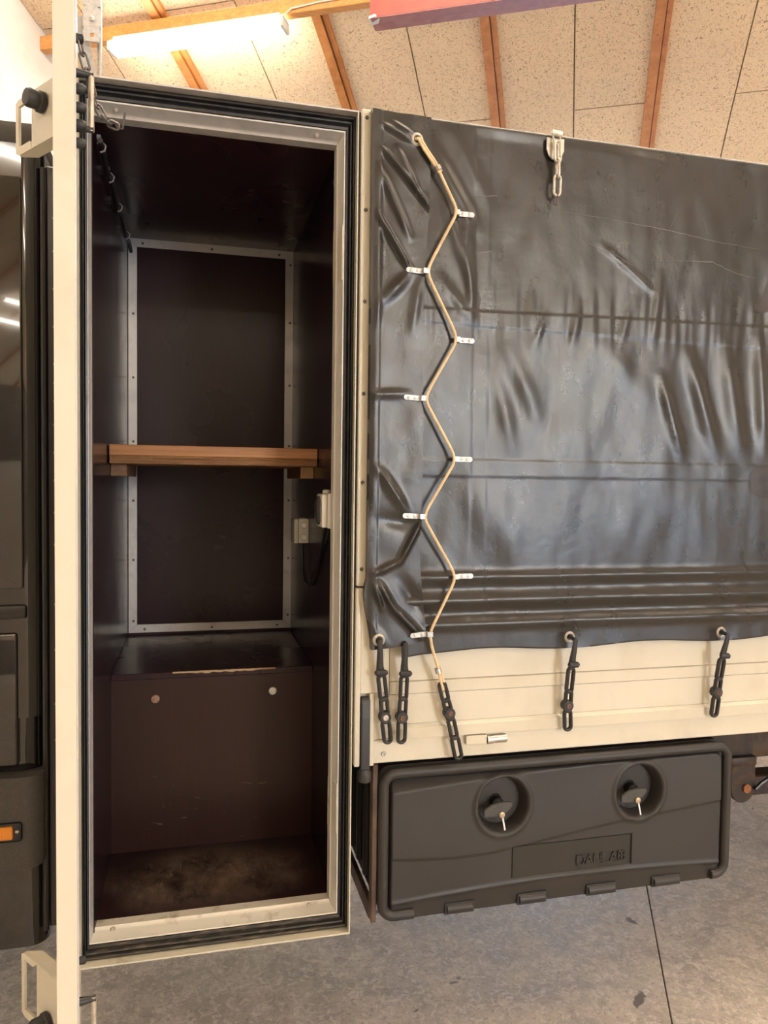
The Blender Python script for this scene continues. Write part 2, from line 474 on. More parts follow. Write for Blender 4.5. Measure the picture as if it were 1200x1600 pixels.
def lampbox(u0, u1, v, ztop, label, group):
    base = H((u0 + u1) / 2, v, ztop)
    t = thing('ceiling_lamp', label, 'lamp', base, group)
    obj('housing', hxform(boxc(u0 + .03, u1 - .03, v - .05, v + .05, ztop - .03, ztop, .004)), 'white_plastic', t)
    obj('diffuser', hxform(boxc(u0, u1, v - .066, v + .066, ztop - .105, ztop - .03, .025, 3)), 'lit', t)
    for uu in (u0 - .004, u1 - .014):
        obj('end_cap', hxform(boxc(uu, uu + .018, v - .068, v + .068, ztop - .107, ztop - .028, .02, 2)), 'white_plastic', t)
lampbox(-3.44, -2.05, PV - .02, PZ - .10, 'long lit fluorescent ceiling lamp under the pine purlin', None)
for v in (-5.2, -6.0):
    for u in (-2.6, .4, 3.4, 6.4, 8.3):
        lampbox(u, u + 1.4, v, arc(v) - .055, 'lit fluorescent lamp on the hall ceiling behind the viewer', 'lamps behind the viewer')
for u, v in [(u, v) for v in (1.7, 2.1, 3.2) for u in (-3.4, -1.4, .6, 2.6, 4.6)]:  # unseen lamps added to brighten the ceiling and floor
    lampbox(u, u + 1.4, v, arc(v) - .055, 'added unseen lamp above the truck, brightening the ceiling', 'added lamps above the truck')
for u in (1.6, 4.6, 7.6):
    lampbox(u, u + 1.4, PV - .02, PZ - .10, 'lit fluorescent lamp on the purlin beyond the truck cover', 'lamps beyond the truck')
# cable clipped along the purlin
pts = [H(-2.06, PV - .055, PZ - .13), H(-2.0, PV - .047, PZ - .075), H(-1.8, PV - .042, PZ - .055), H(-1.5, PV - .042, PZ - .05), H(-1.0, PV - .042, PZ - .048), H(0, PV - .042, PZ - .05)]
tag(obj('lamp_cable', tube(new(), pts, .006, 6), 'white_plastic', None, H(-2, PV, PZ - .06)), 'thin white cable from the fluorescent lamp along the pine purlin', 'cable')

# red steel beam hung below the roof
RV = 4.4; RZ = 1.498 + .622 * RV
t = thing('red_beam', 'red painted steel beam under the ceiling with a battered end', 'beam', H(.6, RV, RZ))
obj('beam_web', hxform(boxc(-1.22, 6, RV + .0, RV + .02, RZ, RZ + .30)), 'red_steel', t)
obj('flange', hxform(boxc(-1.22, 6, RV + .0, RV + .13, RZ - .008, RZ, .002)), 'pink_steel', t, label='paler pinkish underside flange')
obj('flange', hxform(boxc(-1.22, 6, RV + .0, RV + .13, RZ + .30, RZ + .308, .002)), 'red_steel', t)
bm = new()
prism(bm, [(-1.225, RV - .004, RZ - .01), (-1.225, RV + .06, RZ - .012), (-1.18, RV + .05, RZ - .012), (-1.16, RV + .01, RZ - .011), (-1.19, RV - .004, RZ + .0)], (0, -.001, .014))
obj('crumpled_end', hxform(bm), 'white_plastic', t, label='crumpled end with bare white metal')
for uu in (1.5, 4.5):
    obj('hanger_rod', tube(new(), [H(uu, RV + .06, RZ + .30), H(uu, RV + .06, arc(RV + .06) + .01)], .012, 8), 'galv', t)

# steel hanger behind the truck, seen left of the lamp
def hang():
    Y = 1.5
    t = thing('steel_hanger', 'galvanised steel hanger strap with two holes left of the lamp', 'hanger', (-.25, Y, 3.2))
    bm = new()
    # perforated plate: outline with two round holes, cut as strips round the holes
    x0, x1 = -.203, -.136
    zt, zb = 5.2, 3.203
    box(bm, x0, x1, Y, Y + .005, 3.34, zt)
    def holed(zc, z0, z1, r=.013):
        n = 16; xc = (x0 + x1) / 2
        for y in (Y, Y + .005):
            outer = []; inner = []
            for k in range(n):
                a = 2 * PI * k / n; c, s = math.cos(a), math.sin(a)
                q = min(abs((x1 - x0) / 2 / c) if abs(c) > 1e-6 else 9, abs(((z1 - zc) if s > 0 else (zc - z0)) / s) if abs(s) > 1e-6 else 9)
                outer.append(bm.verts.new((xc + c * q, y, zc + s * q))); inner.append(bm.verts.new((xc + c * r, y, zc + s * r)))
            for k in range(n): bm.faces.new((outer[k], outer[(k + 1) % n], inner[(k + 1) % n], inner[k]))
    holed(3.291, 3.256, 3.34, .008); holed(3.229, 3.203, 3.256, .008)
    obj('holed_plate', bm, 'galv', t)
    obj('bolt', lathe(new(), [(.010, 0), (.010, .004), (.005, .006)], (-.1695, Y - .001, 3.291), (0, -1, 0), 12), 'steel', t)
    bm = new(); box(bm, -.142, -.136, Y + .005, Y + .04, 2.9, 5.2); box(bm, -.154, -.136, Y + .036, Y + .04, 2.9, 5.2)
    obj('angle_bar', bm, 'galv', t)
    obj('slanted_strip', prism(new(), [(-.27, Y + .045, 3.32), (-.20, Y + .045, 3.32), (-.142, Y + .045, 3.0), (-.175, Y + .045, 3.0)], (0, .006, 0)), 'galv', t)  # slanted flat strip behind the holed plate
hang()

# ------------------------------------------------------------------ truck cab
def rounded_box(bm, x0, x1, y0, y1, z0, z1, r, n=6):
    pts = []
    for cx, cy, a0 in ((x1 - r, y0 + r, -PI / 2), (x1 - r, y1 - r, 0), (x0 + r, y1 - r, PI / 2), (x0 + r, y0 + r, PI)):
        for k in range(n + 1):
            a = a0 + PI / 2 * k / n; pts.append((cx + r * math.cos(a), cy + r * math.sin(a), z0))
    return prism(bm, pts, (0, 0, z1 - z0))
def cab():
    t = thing('truck_cab', 'glossy black truck cab at the left edge, beside the open locker', 'truck cab', (-1.0, 1.0, .47))
    obj('cab_body', rounded_box(new(), -1.75, -.086, .02, 2.1, .98, 2.19, .040, 8), 'black_paint', t)
    bm = new(); rounded_box(bm, -1.75, -.090, .03, 2.1, .84, 1.0, .045, 8)
    obj('belt_panel', bm, 'black_paint', t)
    obj('belt_moulding', boxc(-1.70, -.118, .008, .03, 1.195, 1.225, .006, 2), 'black_trim', t)
    obj('side_window', boxc(-1.1, -.124, .012, .03, 1.26, 2.12, .004, 2), 'black_paint', t)
    obj('fuel_flap', boxc(-.60, -.137, .012, .03, .875, 1.165, .006, 2), 'black_paint', t)
    obj('roof_panel', boxc(-1.75, -.10, .10, 2.0, 2.19, 2.275, .02, 2), 'grey_plastic', t, label='dull grey roof panel')
    tr = obj('side_trim', rounded_box(new(), -1.75, -.086, -.012, 2.1, .665, .862, .03, 6), 'grey_plastic', t, label='grey plastic side trim')
    obj('marker_lamp', boxc(-.21, -.141, -.022, -.010, .733, .762, .004, 2), 'amber', tr, label='orange side marker')
    bm = boxc(-.215, -.124, -.018, -.010, .727, .768, .006, 2)
    obj('lamp_holder', bm, 'black_trim', tr)
    obj('lamp_screw', screwhead((-.133, -.018, .75), (0, -1, 0), .004), 'steel', tr)
    obj('skirt', rounded_box(new(), -1.75, -.084, .03, 2.1, .47, .67, .04, 6), 'black_paint', t)
    st = obj('rear_strip', boxc(-.082, -.050, .045, .075, .50, 2.16, .003), 'black_trim', t)
    zs = [2.05, 1.98, 1.9, 1.82, 1.74, 1.70, 1.66, 1.61, 1.55, 1.49, 1.42, 1.35, 1.22, 1.12, 1.0, .92]
    screws(st, 'dark_steel', [(-.066, .045, z) for z in zs], r=.0035, name='rivet')
    obj('rear_lip', tube(new(), [(-.086, .035, .5), (-.086, .035, 2.15)], .006, 8), 'black_trim', t)
    wl = obj('front_wheel', lathe(new(), [(.18, 0), (.20, .02), (.33, .01), (.36, .03), (.36, .22), (.33, .24), (.1, .24)], (-1.25, .02, .36), (0, 1, 0), 40), 'tyre', t)
    obj('axle_hub', lathe(new(), [(.06, -.02), (.08, 0), (.19, .015), (.19, .04)], (-1.25, .02, .36), (0, 1, 0), 24), 'grey_plastic', wl)
cab()

# ------------------------------------------------------------------ storage locker
LX0, LX1, LZ0, LZ1 = -.013, .589, .42, 2.34
SC = dict(left=.45, right=.72, top=1.0, bottom=1.0)
def frame_bar(side, prof):
    bm = new(); n = len(prof)
    def corner(d, y, s, e):
        xl, xr = LX0 + d * SC['left'], LX1 - d * SC['right']; zt, zb = LZ1 - d * SC['top'], LZ0 + d * SC['bottom']
        return {'top': ((xl, y, zt), (xr, y, zt)), 'bottom': ((xl, y, zb), (xr, y, zb)), 'left': ((xl, y, zb), (xl, y, zt)), 'right': ((xr, y, zb), (xr, y, zt))}[s][e]
    A = [bm.verts.new(corner(d, y, side, 0)) for d, y in prof]; B = [bm.verts.new(corner(d, y, side, 1)) for d, y in prof]
    for i in range(n): bm.faces.new((A[i], A[(i + 1) % n], B[(i + 1) % n], B[i]))
    bm.faces.new(A); bm.faces.new(list(reversed(B)))
    return bm
P_FL = [(0, 0), (.0035, 0), (.0035, .03), (0, .07)]
P_GA = [(.0036, .024), (.008, .020), (.011, .022), (.012, .030), (.016, .026), (.019, .027), (.020, .035), (.026, .032), (.032, .033), (.033, .07), (.0036, .07)]
P_LI = [(.034, .034), (.0375, .034), (.039, .040), (.047, .058), (.0485, .062), (.054, .066), (.055, .095), (.034, .095)]
P_LI_LEFT = [(.034, .034), (.0375, .034), (.039, .040), (.046, .052), (.048, .056), (.034, .056)]     # hinge side: shallow reveal
def locker():
    L = thing('storage_locker', 'tall white locker body behind the cab, open, lined in dark maroon plywood', 'locker', (.2875, .5, .42))
    for s in ('left', 'right', 'top', 'bottom'):
        obj('frame_flange', frame_bar(s, P_FL), 'cream_dirty' if s == 'bottom' else 'alu' if s == 'top' else 'cream', L)  # top bar greyer: shade on its underside put into the colour
    for s in ('left', 'right', 'top', 'bottom'):
        obj('gasket', frame_bar(s, P_GA), 'gasket_dirty' if s == 'bottom' else 'gasket', L)
    bars = {}
    for s in ('left', 'right', 'top', 'bottom'):
        bars[s] = obj('lining_trim', frame_bar(s, P_LI_LEFT if s == 'left' else P_LI), 'alu_sill' if s == 'bottom' else 'white_trim' if s == 'right' else 'alu', L)
    screws(bars['bottom'], 'steel', [(.05, .060, .4675), (.50, .060, .4675)], (0, -.75, .65), .006)
    screws(bars['top'], 'steel', [(.06, .050, 2.296), (.50, .050, 2.296)], (0, -.8, -.6), .005)
    # shell and lining panels
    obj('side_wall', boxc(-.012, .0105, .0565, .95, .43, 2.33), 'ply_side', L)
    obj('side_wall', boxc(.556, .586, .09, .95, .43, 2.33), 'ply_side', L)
    obj('back_wall', boxc(.0105, .556, .93, .95, .43, 2.33), 'ply', L)
    obj('locker_ceiling', boxc(.0105, .556, .09, .93, 2.287, 2.335), 'ply', L)
    obj('locker_floor', boxc(.0105, .556, .092, .93, .425, .4755), 'ply_floor', L, label='worn dusty scratched floor panel')
    # white corner frame on the back wall, mitred
    y0 = .9265
    A = dict(x0=.0125, x1=.556, z0=.977, z1=2.287); w_ = .027
    def bf(p): return prism(new(), [(x, y0, z) for x, z in p], (0, .004, 0))
    a = A
    e = .0006
    q = {'left': [(a['x0'], a['z0']), (a['x0'] + w_, a['z0'] + w_ + e), (a['x0'] + w_, a['z1'] - w_ - e), (a['x0'], a['z1'])],
         'right': [(a['x1'], a['z0']), (a['x1'] - w_, a['z0'] + w_ + e), (a['x1'] - w_, a['z1'] - w_ - e), (a['x1'], a['z1'])],
         'top': [(a['x0'] + e, a['z1']), (a['x0'] + w_ + e, a['z1'] - w_), (a['x1'] - w_ - e, a['z1'] - w_), (a['x1'] - e, a['z1'])],
         'bottom': [(a['x0'] + e, a['z0']), (a['x0'] + w_ + e, a['z0'] + w_), (a['x1'] - w_ - e, a['z0'] + w_), (a['x1'] - e, a['z0'])]}
    sl = {'left': [(.028, y0, z) for z in (2.041, 1.831, 1.619, 1.422, 1.223, 1.017)], 'right': [(.546, y0, z) for z in (2.24, 2.042, 1.826, 1.616, 1.426, 1.223, 1.023)],
          'top': [(x, y0, 2.272) for x in (.058, .281, .507)], 'bottom': [(x, y0, .988) for x in (.064, .285, .509)]}
    for s in q:
        b = obj('back_frame', bf(q[s]), 'alu', L)
        screws(b, 'dark_steel', sl[s], r=.0042, h=.002)
    # boxed step (wheel arch) at the back
    bt = obj('bench_top', boxc(.0105, .556, .405, .93, .95, .968, .0015), 'ply', L)
    bm = new()
    random.seed(9)
    top = [(.17 + .28 * k / 26, .9685 - .0006 * random.random()) for k in range(27)]
    bot = [(x, z - .004 - .0045 * random.random() * math.sin(PI * i / 26)) for i, (x, z) in enumerate(top)]
    prism(bm, [(x, .4035, z) for x, z in top] + [(x, .4035, z) for x, z in reversed(bot)], (0, .004, 0))
    obj('worn_edge', bm, 'bare_ply', bt, label='splintered bare wood along the front edge')
    bf_ = obj('bench_front', boxc(.0105, .556, .409, .425, .4755, .95), 'ply_front', L)
    for x, z, m in ((.125, .896, 'dull_rust'), (.443, .901, 'galv')):
        b = obj('bolt', lathe(new(), [(.0115, 0), (.0115, .004), (.0105, .0055), (.0060, .006), (.0050, .0052), (.001, .0052)], (x, .409, z), (0, -1, 0), 20), m, bf_, label='rusty bolt head' if m == 'dull_rust' else 'bright bolt head')
    # battens under the shelf
    obj('shelf_batten', boxc(.0105, .052, .40, .74, 1.502, 1.535, .002), 'batten', L)
    b = obj('shelf_batten', boxc(.518, .556, .42, .74, 1.502, 1.535, .002), 'batten', L)
    obj('cut_end', boxc(.519, .555, .4185, .421, 1.503, 1.534), 'endgrain', b, label='pale sawn batten end')
    # strike plates on the right lining
    for z0, z1 in ((1.966, 2.093), (.65, .771)):
        obj('strike_plate', prism(new(), [(.5615, .036, z0), (.5490, .088, z0), (.5475, .088, z0), (.5600, .036, z0)], (0, 0, z1 - z0)), 'alu_sill', L)
    # cream cover strip between locker and tarpaulin
    st = obj('cover_strip', boxc(.5945, .6175, -.006, .03, 1.252, 2.343, .002), 'cream', L)
    screws(st, 'dark_steel', [(.606, -.006, z) for z in (2.324, 2.117, 1.91, 1.699, 1.494, 1.292)], r=.0045)
    obj('seam', boxc(.589, .5945, .006, .03, .9, 2.34), 'black_trim', L)
    # open door, swung towards the viewer
    h0 = Vector((-.010, -.003)); h1 = Vector((.072, -.62)); d = (h1 - h0).normalized(); nn = Vector((-d.y, d.x)); nn = nn if nn.x < 0 else -nn
    T = .0262
    pl = [h0, h1, h1 + nn * T, h0 + nn * T]
    dr = obj('locker_door', prism(new(), [(p.x, p.y, .36) for p in pl], (0, 0, 2.0)), 'cream', L, label='open cream door seen along its edge')
    bm = dr.data
    def D(s, off, z):    # s metres back from the free edge, off metres inward of the inner face
        p = h1 - d * s - nn * off; return Vector((p.x, p.y, z))
    b = prism(new(), [D(0, .0002, .37), D(.003, .0002, .37), D(.003, .0025, .37), D(0, .0025, .37)], (0, 0, 1.98)); obj('edge_trim', b, 'alu', dr)
    for z in (2.050, 2.024, 2.000, 1.974):
        obj('rubber_peg', lathe(new(), [(.006, 0), (.0075, .003), (.0075, .011), (.005, .015)], D(.075, 0, z), -Vector((nn.x, nn.y, 0)), 14), 'rubber', dr)
    obj('rubber_peg', lathe(new(), [(.005, 0), (.007, .002), (.007, .010), (.004, .012)], D(.09, 0, 2.128), -Vector((nn.x, nn.y, 0)), 14), 'rubber', dr)
    obj('rubber_peg', lathe(new(), [(.005, 0), (.006, .002), (.006, .010), (.004, .012)], D(.10, 0, .762), -Vector((nn.x, nn.y, 0)), 14), 'rubber', dr)
    for za, zb in ((1.997, 2.080), (.59, .712)):
        r = obj('grab_rod', tube(new(), [D(.085, .022, za), D(.085, .022, zb)], .0042, 12), 'steel', dr)
        for z in ((za + .003, zb - .003) if za > 1 else (zb - .004, za + .004)):
            obj('standoff', lathe(new(), [(.007, -.002), (.006, .006), (.0045, .018), (.0045, .025)], D(.085, 0, z), -Vector((nn.x, nn.y, 0)), 12), 'rubber', dr)
    # outer bracket pairs: a slotted plate with a flange and a rubber stop
    def bracket(z0, z1, flange_low):
        p1 = Vector((.044, -.578)); p2 = Vector((-.029, -.480)); e_ = (p2 - p1); ln = e_.length; e_.normalize(); n_ = Vector((e_.y, -e_.x))
        n_ = n_ if n_.y < 0 else -n_
        def Q(s, z, o=0): p = p1 + e_ * s + n_ * o; return Vector((p.x, p.y, z))
        th = .004
        bm = new()
        def pr(pts): prism(bm, [Q(s, z) for s, z in pts], (n_.x * -th, n_.y * -th, 0))
        sa, sb = ln * .60, ln * .93
        zi0, zi1 = z0 + .012, z1 - .010
        pr([(0, z0), (sa, z0), (sa, z1), (0, z1)])
        pr([(sa, z0), (sb, z0), (sb, zi0), (sa + .006, zi0)]); pr([(sa, z1), (sa + .012, zi1), (sb, zi1), (sb, z1)])
        pr([(sb, z0), (ln, z0 + .004), (ln, z1 - .004), (sb, z1)])
        zf = z0 if flange_low else z1 - .004
        fl_ = [Q(0, zf, -.0042), Q(ln * .96, zf, -.0042), Q(ln * .80, zf, -.022), Q(0, zf, -.022)]
        prism(bm, fl_, (0, 0, .004))
        b = obj('bracket', bm, 'cream', dr)
        c = Q(ln * .30, (z0 + z1) / 2 + (.012 if flange_low else -.02), 0)
        obj('rubber_stop', lathe(new(), [(.010, 0), (.0145, .002), (.0145, .008), (.012, .010), (.013, .022), (.011, .026)], c, (n_.x, n_.y, 0), 20), 'rubber', dr)
    bracket(1.970, 2.050, True); bracket(.665, .765, False)
locker()

# shelf board, resting on the battens
def shelf():
    t = thing('shelf_board', 'thick orange-brown wooden shelf board across the middle of the locker', 'shelf', (.286, .55, 1.535))
    obj('board', boxc(.0135, .5545, .340, .80, 1.556, 1.584, .0015), 'shelf', t)
    bm = new(); n = 60; random.seed(3)
    rows = []
    for zi, (z, y) in enumerate(((1.5565, .343), (1.552, .341), (1.5475, .3435), (1.545, .3425), (1.539, .341), (1.5352, .343))):
        rows.append([bm.verts.new((.0145 + .539 * k / n, y + random.uniform(-.0012, .0012), z + (random.uniform(-.0008, .0008) if 0 < zi < 5 else 0))) for k in range(n + 1)])
    back = [[bm.verts.new((v.co.x, .79, z)) for v in rows[0]] for z in (1.5352, 1.5565)]
    loop = rows + back
    for A, B in zip(loop, loop[1:] + loop[:1]):
        for k in range(n): bm.faces.new((A[k], A[k + 1], B[k + 1], B[k]))
    bm.faces.new([r[0] for r in loop]); bm.faces.new([r[-1] for r in reversed(loop)])
    obj('rough_underlayer', bm, 'shelf_rough', t, label='rough splintered lower layer')
shelf()

# electrics on the right wall
def electrics():
    t = thing('power_socket', 'white socket housing high on the right locker wall under the shelf', 'socket', (.556, .145, 1.38))
    obj('back_box', boxc(.5425, .556, .10, .185, 1.380, 1.466, .004, 2), 'white_plastic', t)
    obj('cover', boxc(.5285, .5420, .102, .183, 1.382, 1.464, .004, 2), 'white_plastic', t)
    obj('lid', lathe(new(), [(.036, 0), (.036, .003), (.030, .007), (.012, .009)], (.5285, .1425, 1.423), (-1, 0, 0), 24), 'lens', t, label='grey round lid')
    obj('gland', lathe(new(), [(.010, 0), (.010, .006), (.006, .009)], (.546, .14, 1.466), (0, 0, 1), 14), 'white_plastic', t)
    t = thing('junction_box', 'light grey junction box with two round knockouts, below left of the socket', 'junction box', (.556, .55, 1.31))
    obj('back_box', boxc(.526, .556, .50, .585, 1.311, 1.383, .003, 2), 'grey_box', t)
    obj('cover', boxc(.5125, .5255, .50, .585, 1.311, 1.383, .003, 2), 'grey_box', t)
    k = obj('knockout', lathe(new(), [(.0098, -.001), (.0098, .0006)], (.541, .50, 1.364), (0, -1, 0), 24), 'clip', t)
    stamp('knockout', k, t, [(0, 0, 1.364), (0, 0, 1.329)])
    for z in (1.364, 1.329):
        obj('knockout_cap', lathe(new(), [(.0086, 0), (.0086, .0018), (.0070, .0026), (.0050, .0018)], (.541, .50, z), (0, -1, 0), 24), 'white_plastic', t)
    pts = [(.541, .54, 1.312), (.541, .535, 1.27), (.543, .52, 1.22), (.546, .49, 1.198), (.549, .44, 1.195), (.55, .38, 1.21), (.551, .30, 1.26), (.551, .22, 1.33), (.549, .15, 1.382)]
    tag(obj('socket_cable', tube(new(), pts, .0042, 8), 'black_trim', None, (.541, .54, 1.2)), 'black cable hanging in a loop below the two electrical boxes', 'cable')
    t = thing('wall_cable', 'black cable with grey clips along the top of the left locker wall', 'cable', (.03, .4, 2.22))
    pts = []
    for k in range(25):
        y = .06 + .80 * k / 24; pts.append((.026, y, 2.226 + .006 * math.cos((y - .07) / .12 * PI)))
    obj('cable', tube(new(), pts, .006, 8), 'gasket', t)
    src = None
    for y in (.08, .255, .46, .70):
        bm = new()
        tube(bm, [(.017, y, 2.232), (.028, y, 2.237), (.0355, y, 2.229), (.033, y, 2.218), (.024, y, 2.214)], .0022, 6)
        lathe(bm, [(.006, 0), (.006, .008), (.003, .009)], (.017, y, 2.246), (1, 0, 0), 10)
        obj('clip', bm, 'clip', t)
electrics()

# ------------------------------------------------------------------ cargo bed, posts, side board
def cargo():
    t = thing('cargo_bed', 'cream truck bed with its steel edge rail under the dropside', 'truck bed', (2.0, 1.1, .825))
    obj('deck', boxc(.60, 3.6, .03, 2.2, .84, .90), 'chassis_paint', t)
    r = obj('edge_rail', boxc(.637, 3.6, .004, .03, .825, .882, .002), 'cream', t)
    screws(r, 'galv', [(.667, .004, .847)], r=.0065, h=.005, name='bolt')
    obj('hinge_block', boxc(.872, .926, -.008, .006, .8575, .879, .001), 'cream_dirty', t)
    obj('hinge_pin', tube(new(), [(.927, -.004, .866), (.977, -.004, .8675)], .0105, 16), 'steel', t)
    obj('front_bulkhead', boxc(.60, .62, .04, 2.2, .9, 2.3), 'cream', t)
    p = new()
    box(p, .593, .606, -.010, .03, .825, 1.248, .003, 2); box(p, .6285, .640, -.010, .03, .825, .998, .002)
    box(p, .604, .664, -.010, .03, .998, 1.248, .003); box(p, .604, .63, .008, .03, .825, 1.0); box(p, .640, .662, -.003, .03, .885, 1.0, .002)
    po = obj('corner_post', p, 'cream', t)
    bm = new()
    pts = [(.6175, -.006, .989), (.6175, -.013, .978), (.6175, -.014, .90), (.6172, -.014, .835), (.6172, -.014, .815)]
    hb = new()
    for i in range(len(pts)): pass
    prism(hb, [(.6085, .004, .990), (.6085, -.008, .990), (.6085, -.015, .978), (.6085, -.016, .81), (.6085, .0, .81)], (.0205, 0, 0))
    bmesh.ops.bevel(hb, geom=list(hb.edges), offset=.002, segments=2, affect='EDGES')
    lathe(hb, [(.006, -.020), (.0145, -.016), (.0165, -.008), (.0165, .004), (.011, .014)], (.6185, -.008, .806), (0, 0, 1), 16)
    obj('latch_lever', hb, 'rubber', po, label='black rubber latch lever')
    # lettering worn off the lever: three raised ridges remain
    t2 = thing('dropside', 'cream aluminium dropside board with long ridges, below the black tarpaulin', 'side board', (2.1, 0, .88))
    def plank(prof, name='side_plank'):
        bm = new(); prism(bm, [(.679, y, z) for y, z in prof], (2.9, 0, 0)); obj(name, bm, 'cream', t2)
    plank([(.002, 1.0215), (.002, 1.25), (.024, 1.25), (.024, 1.0215)])
    plank([(.0, .9905), (-.001, 1.0185), (.003, 1.0205), (.024, 1.0205), (.024, .9905)])
    plank([(.002, .917), (.002, .9885), (.004, .9895), (.024, .9895), (.024, .917)])
    plank([(-.006, .8825), (-.008, .909), (.001, .9165), (.024, .9165), (.024, .8825)])
    obj('end_channel', boxc(.664, .678, .0, .024, .885, 1.25, .002), 'cream', t2)
    return t
cargo()

# ------------------------------------------------------------------ tarpaulin
TX0, TX1, TZ1 = .70, 2.60, 2.332
def gauss(d, w_): return math.exp(-(d / w_) ** 2)
def crease(x, z, c):
    x0, z0, x1, z1, w_, a = c
    dx, dz = x1 - x0, z1 - z0; L = math.hypot(dx, dz); dx /= L; dz /= L
    s = (x - x0) * dx + (z - z0) * dz; d = -(x - x0) * dz + (z - z0) * dx
    if s < -w_ * 3 or s > L + w_ * 3 or abs(d) > 4 * w_: return 0
    e = min(1, max(0, (s + w_ * 2) / (w_ * 5))) * min(1, max(0, (L + w_ * 2 - s) / (w_ * 5)))
    return a * gauss(d, w_) * e
CR_MAIN = [(.753, 2.27, .862, 2.10, .018, .006), (.782, 2.17, .849, 1.98, .014, .005), (.80, 2.32, .90, 2.15, .02, .004), (.786, 1.965, .859, 1.88, .014, .004),
           (.84, 2.12, .86, 1.90, .012, .005), (.967, 1.80, 1.03, 1.66, .022, .005), (.93, 1.74, .97, 1.59, .02, .004), (1.37, 1.76, 1.43, 1.58, .016, .008),
           (1.45, 1.82, 1.53, 1.59, .022, .010), (1.555, 1.85, 1.61, 1.58, .026, .009), (1.66, 1.86, 1.68, 1.60, .02, .009), (1.187, 1.86, 1.32, 1.72, .03, .004),
           (1.20, 2.08, 1.34, 1.98, .008, .0025), (1.02, 1.83, 1.05, 1.90, .01, .0025), (1.12, 1.84, 1.14, 1.93, .01, .0025), (1.25, 1.84, 1.28, 1.95, .011, .003),
           (1.34, 1.86, 1.36, 2.02, .012, .003), (.85, 1.50, 1.05, 1.25, .06, .006), (1.4, 1.5, 1.55, 1.3, .05, .004)]
CR_FLAP = [(.641, 2.244, .752, 2.122,   .008, .010), (.672, 2.25, .716, 2.165, .009, .005), (.627, 2.10, .702, 1.985, .009, .009), (.640, 1.905, .703, 1.972, .016, .006),
           (.728, 1.955, .712, 1.85, .014, .003), (.640, 2.30, .705, 2.272, .008, .006), (.632, 2.20, .70, 2.06, .012, .005), (.66, 2.31, .71, 2.285, .006, .004),
           (.628, 2.20, .630, 1.86, .012, .003), (.64, 1.523, .705, 1.428, .014, .007), (.742, 1.41, .690, 1.312, .009, .010), (.690, 1.312, .63, 1.285, .010, .007),
           (.640, 1.262, .675, 1.205, .010, .012), (.675, 1.205, .745, 1.135, .011, .011), (.630, 1.255, .648, 1.205, .008, .009), (.70, 1.70, .62, 1.695, .012, .004),
           (.65, 1.41, .72, 1.40, .02, -.006), (.70, 1.26, .74, 1.20, .02, -.008), (.63, 1.16, .66, 1.12, .012, .003)]
def sstep(x, a, b):
    t = min(1, max(0, (x - a) / (b - a))); return t * t * (3 - 2 * t)
def main_y(x, z):
    h = 0
    for c in CR_MAIN: h += crease(x, z, c)
    h += .006 * sstep(x, .86, 1.10) * (sstep(z, 1.10, 1.62) - sstep(z, 1.66, 2.33))
    h += .010 * noise.noise(Vector((x * 2.2, 3, z * 1.6))) + .0035 * noise.noise(Vector((x * 7, 9, z * 4)))
    h += .0016 * noise.noise(Vector((x * 22, 1, z * 9)))
    # welded bands
    for a, b in ((1.868 - (x - .93) * .012, 1.902 + (x - .93) * .016), (1.513, 1.550)):
        h += .0011 * sstep(z, a - .004, a) * (1 - sstep(z, b, b + .004))
    rip = sstep(z, 1.80, 1.88) * (1 - sstep(z, 1.93, 2.0))
    h += .0014 * rip * noise.noise(Vector((x * 60, 4, z * 6)))
    # overlap welds at the left
    h += .0010 * (1 - sstep(x, .862, .868)) + .0007 * (1 - sstep(x, .902, .908))
    # stiff folded hem
    h += .005 * gauss(z - 1.272, .010) - .004 * gauss(z - 1.245, .012) + .007 * gauss(z - 1.215, .012) - .006 * gauss(z - 1.185, .014) + .007 * gauss(z - 1.158, .012)
    h += .004 * sstep(1.30 - z, 0, .04)
    for ex in (1.139, 1.573):
        h -= .006 * gauss(math.hypot(x - ex, (z - 1.115) * .8), .03)
    top = sstep(z, TZ1 - .03, TZ1)
    return -.022 - h * (1 - .8 * top)
def flap_y(x, z):
    h = 0
    for c in CR_FLAP: h += crease(x, z, c[:4] + (c[4] * .8, c[5] * 1.3))
    h += .004 * noise.noise(Vector((x * 6, 5, z * 4))) + .002 * noise.noise(Vector((x * 20, 2, z * 14)))
    h += .0016 * (1 - sstep(x, .632, .640))
    h *= sstep(x, .610, .628)
    return -.034 - h
def zb_main(x): return 1.093 - .005 * math.cos(2 * PI * (x - 1.139) / .44) + .004 * sstep(x, 1.2, 1.8) - .006 * (1 - sstep(x, .68, .76))
def flap_right(z):
    return .748 - .008 * sstep(2.33 - z, .15, .5) + .020 * sstep(1.35 - z, 0, .24) + .003 * math.sin(z * 9)
def flap_left(z): return .6135 - .007 * sstep(1.30 - z, .02, .06) + .018 * sstep(1.28 - z, .03, .17)
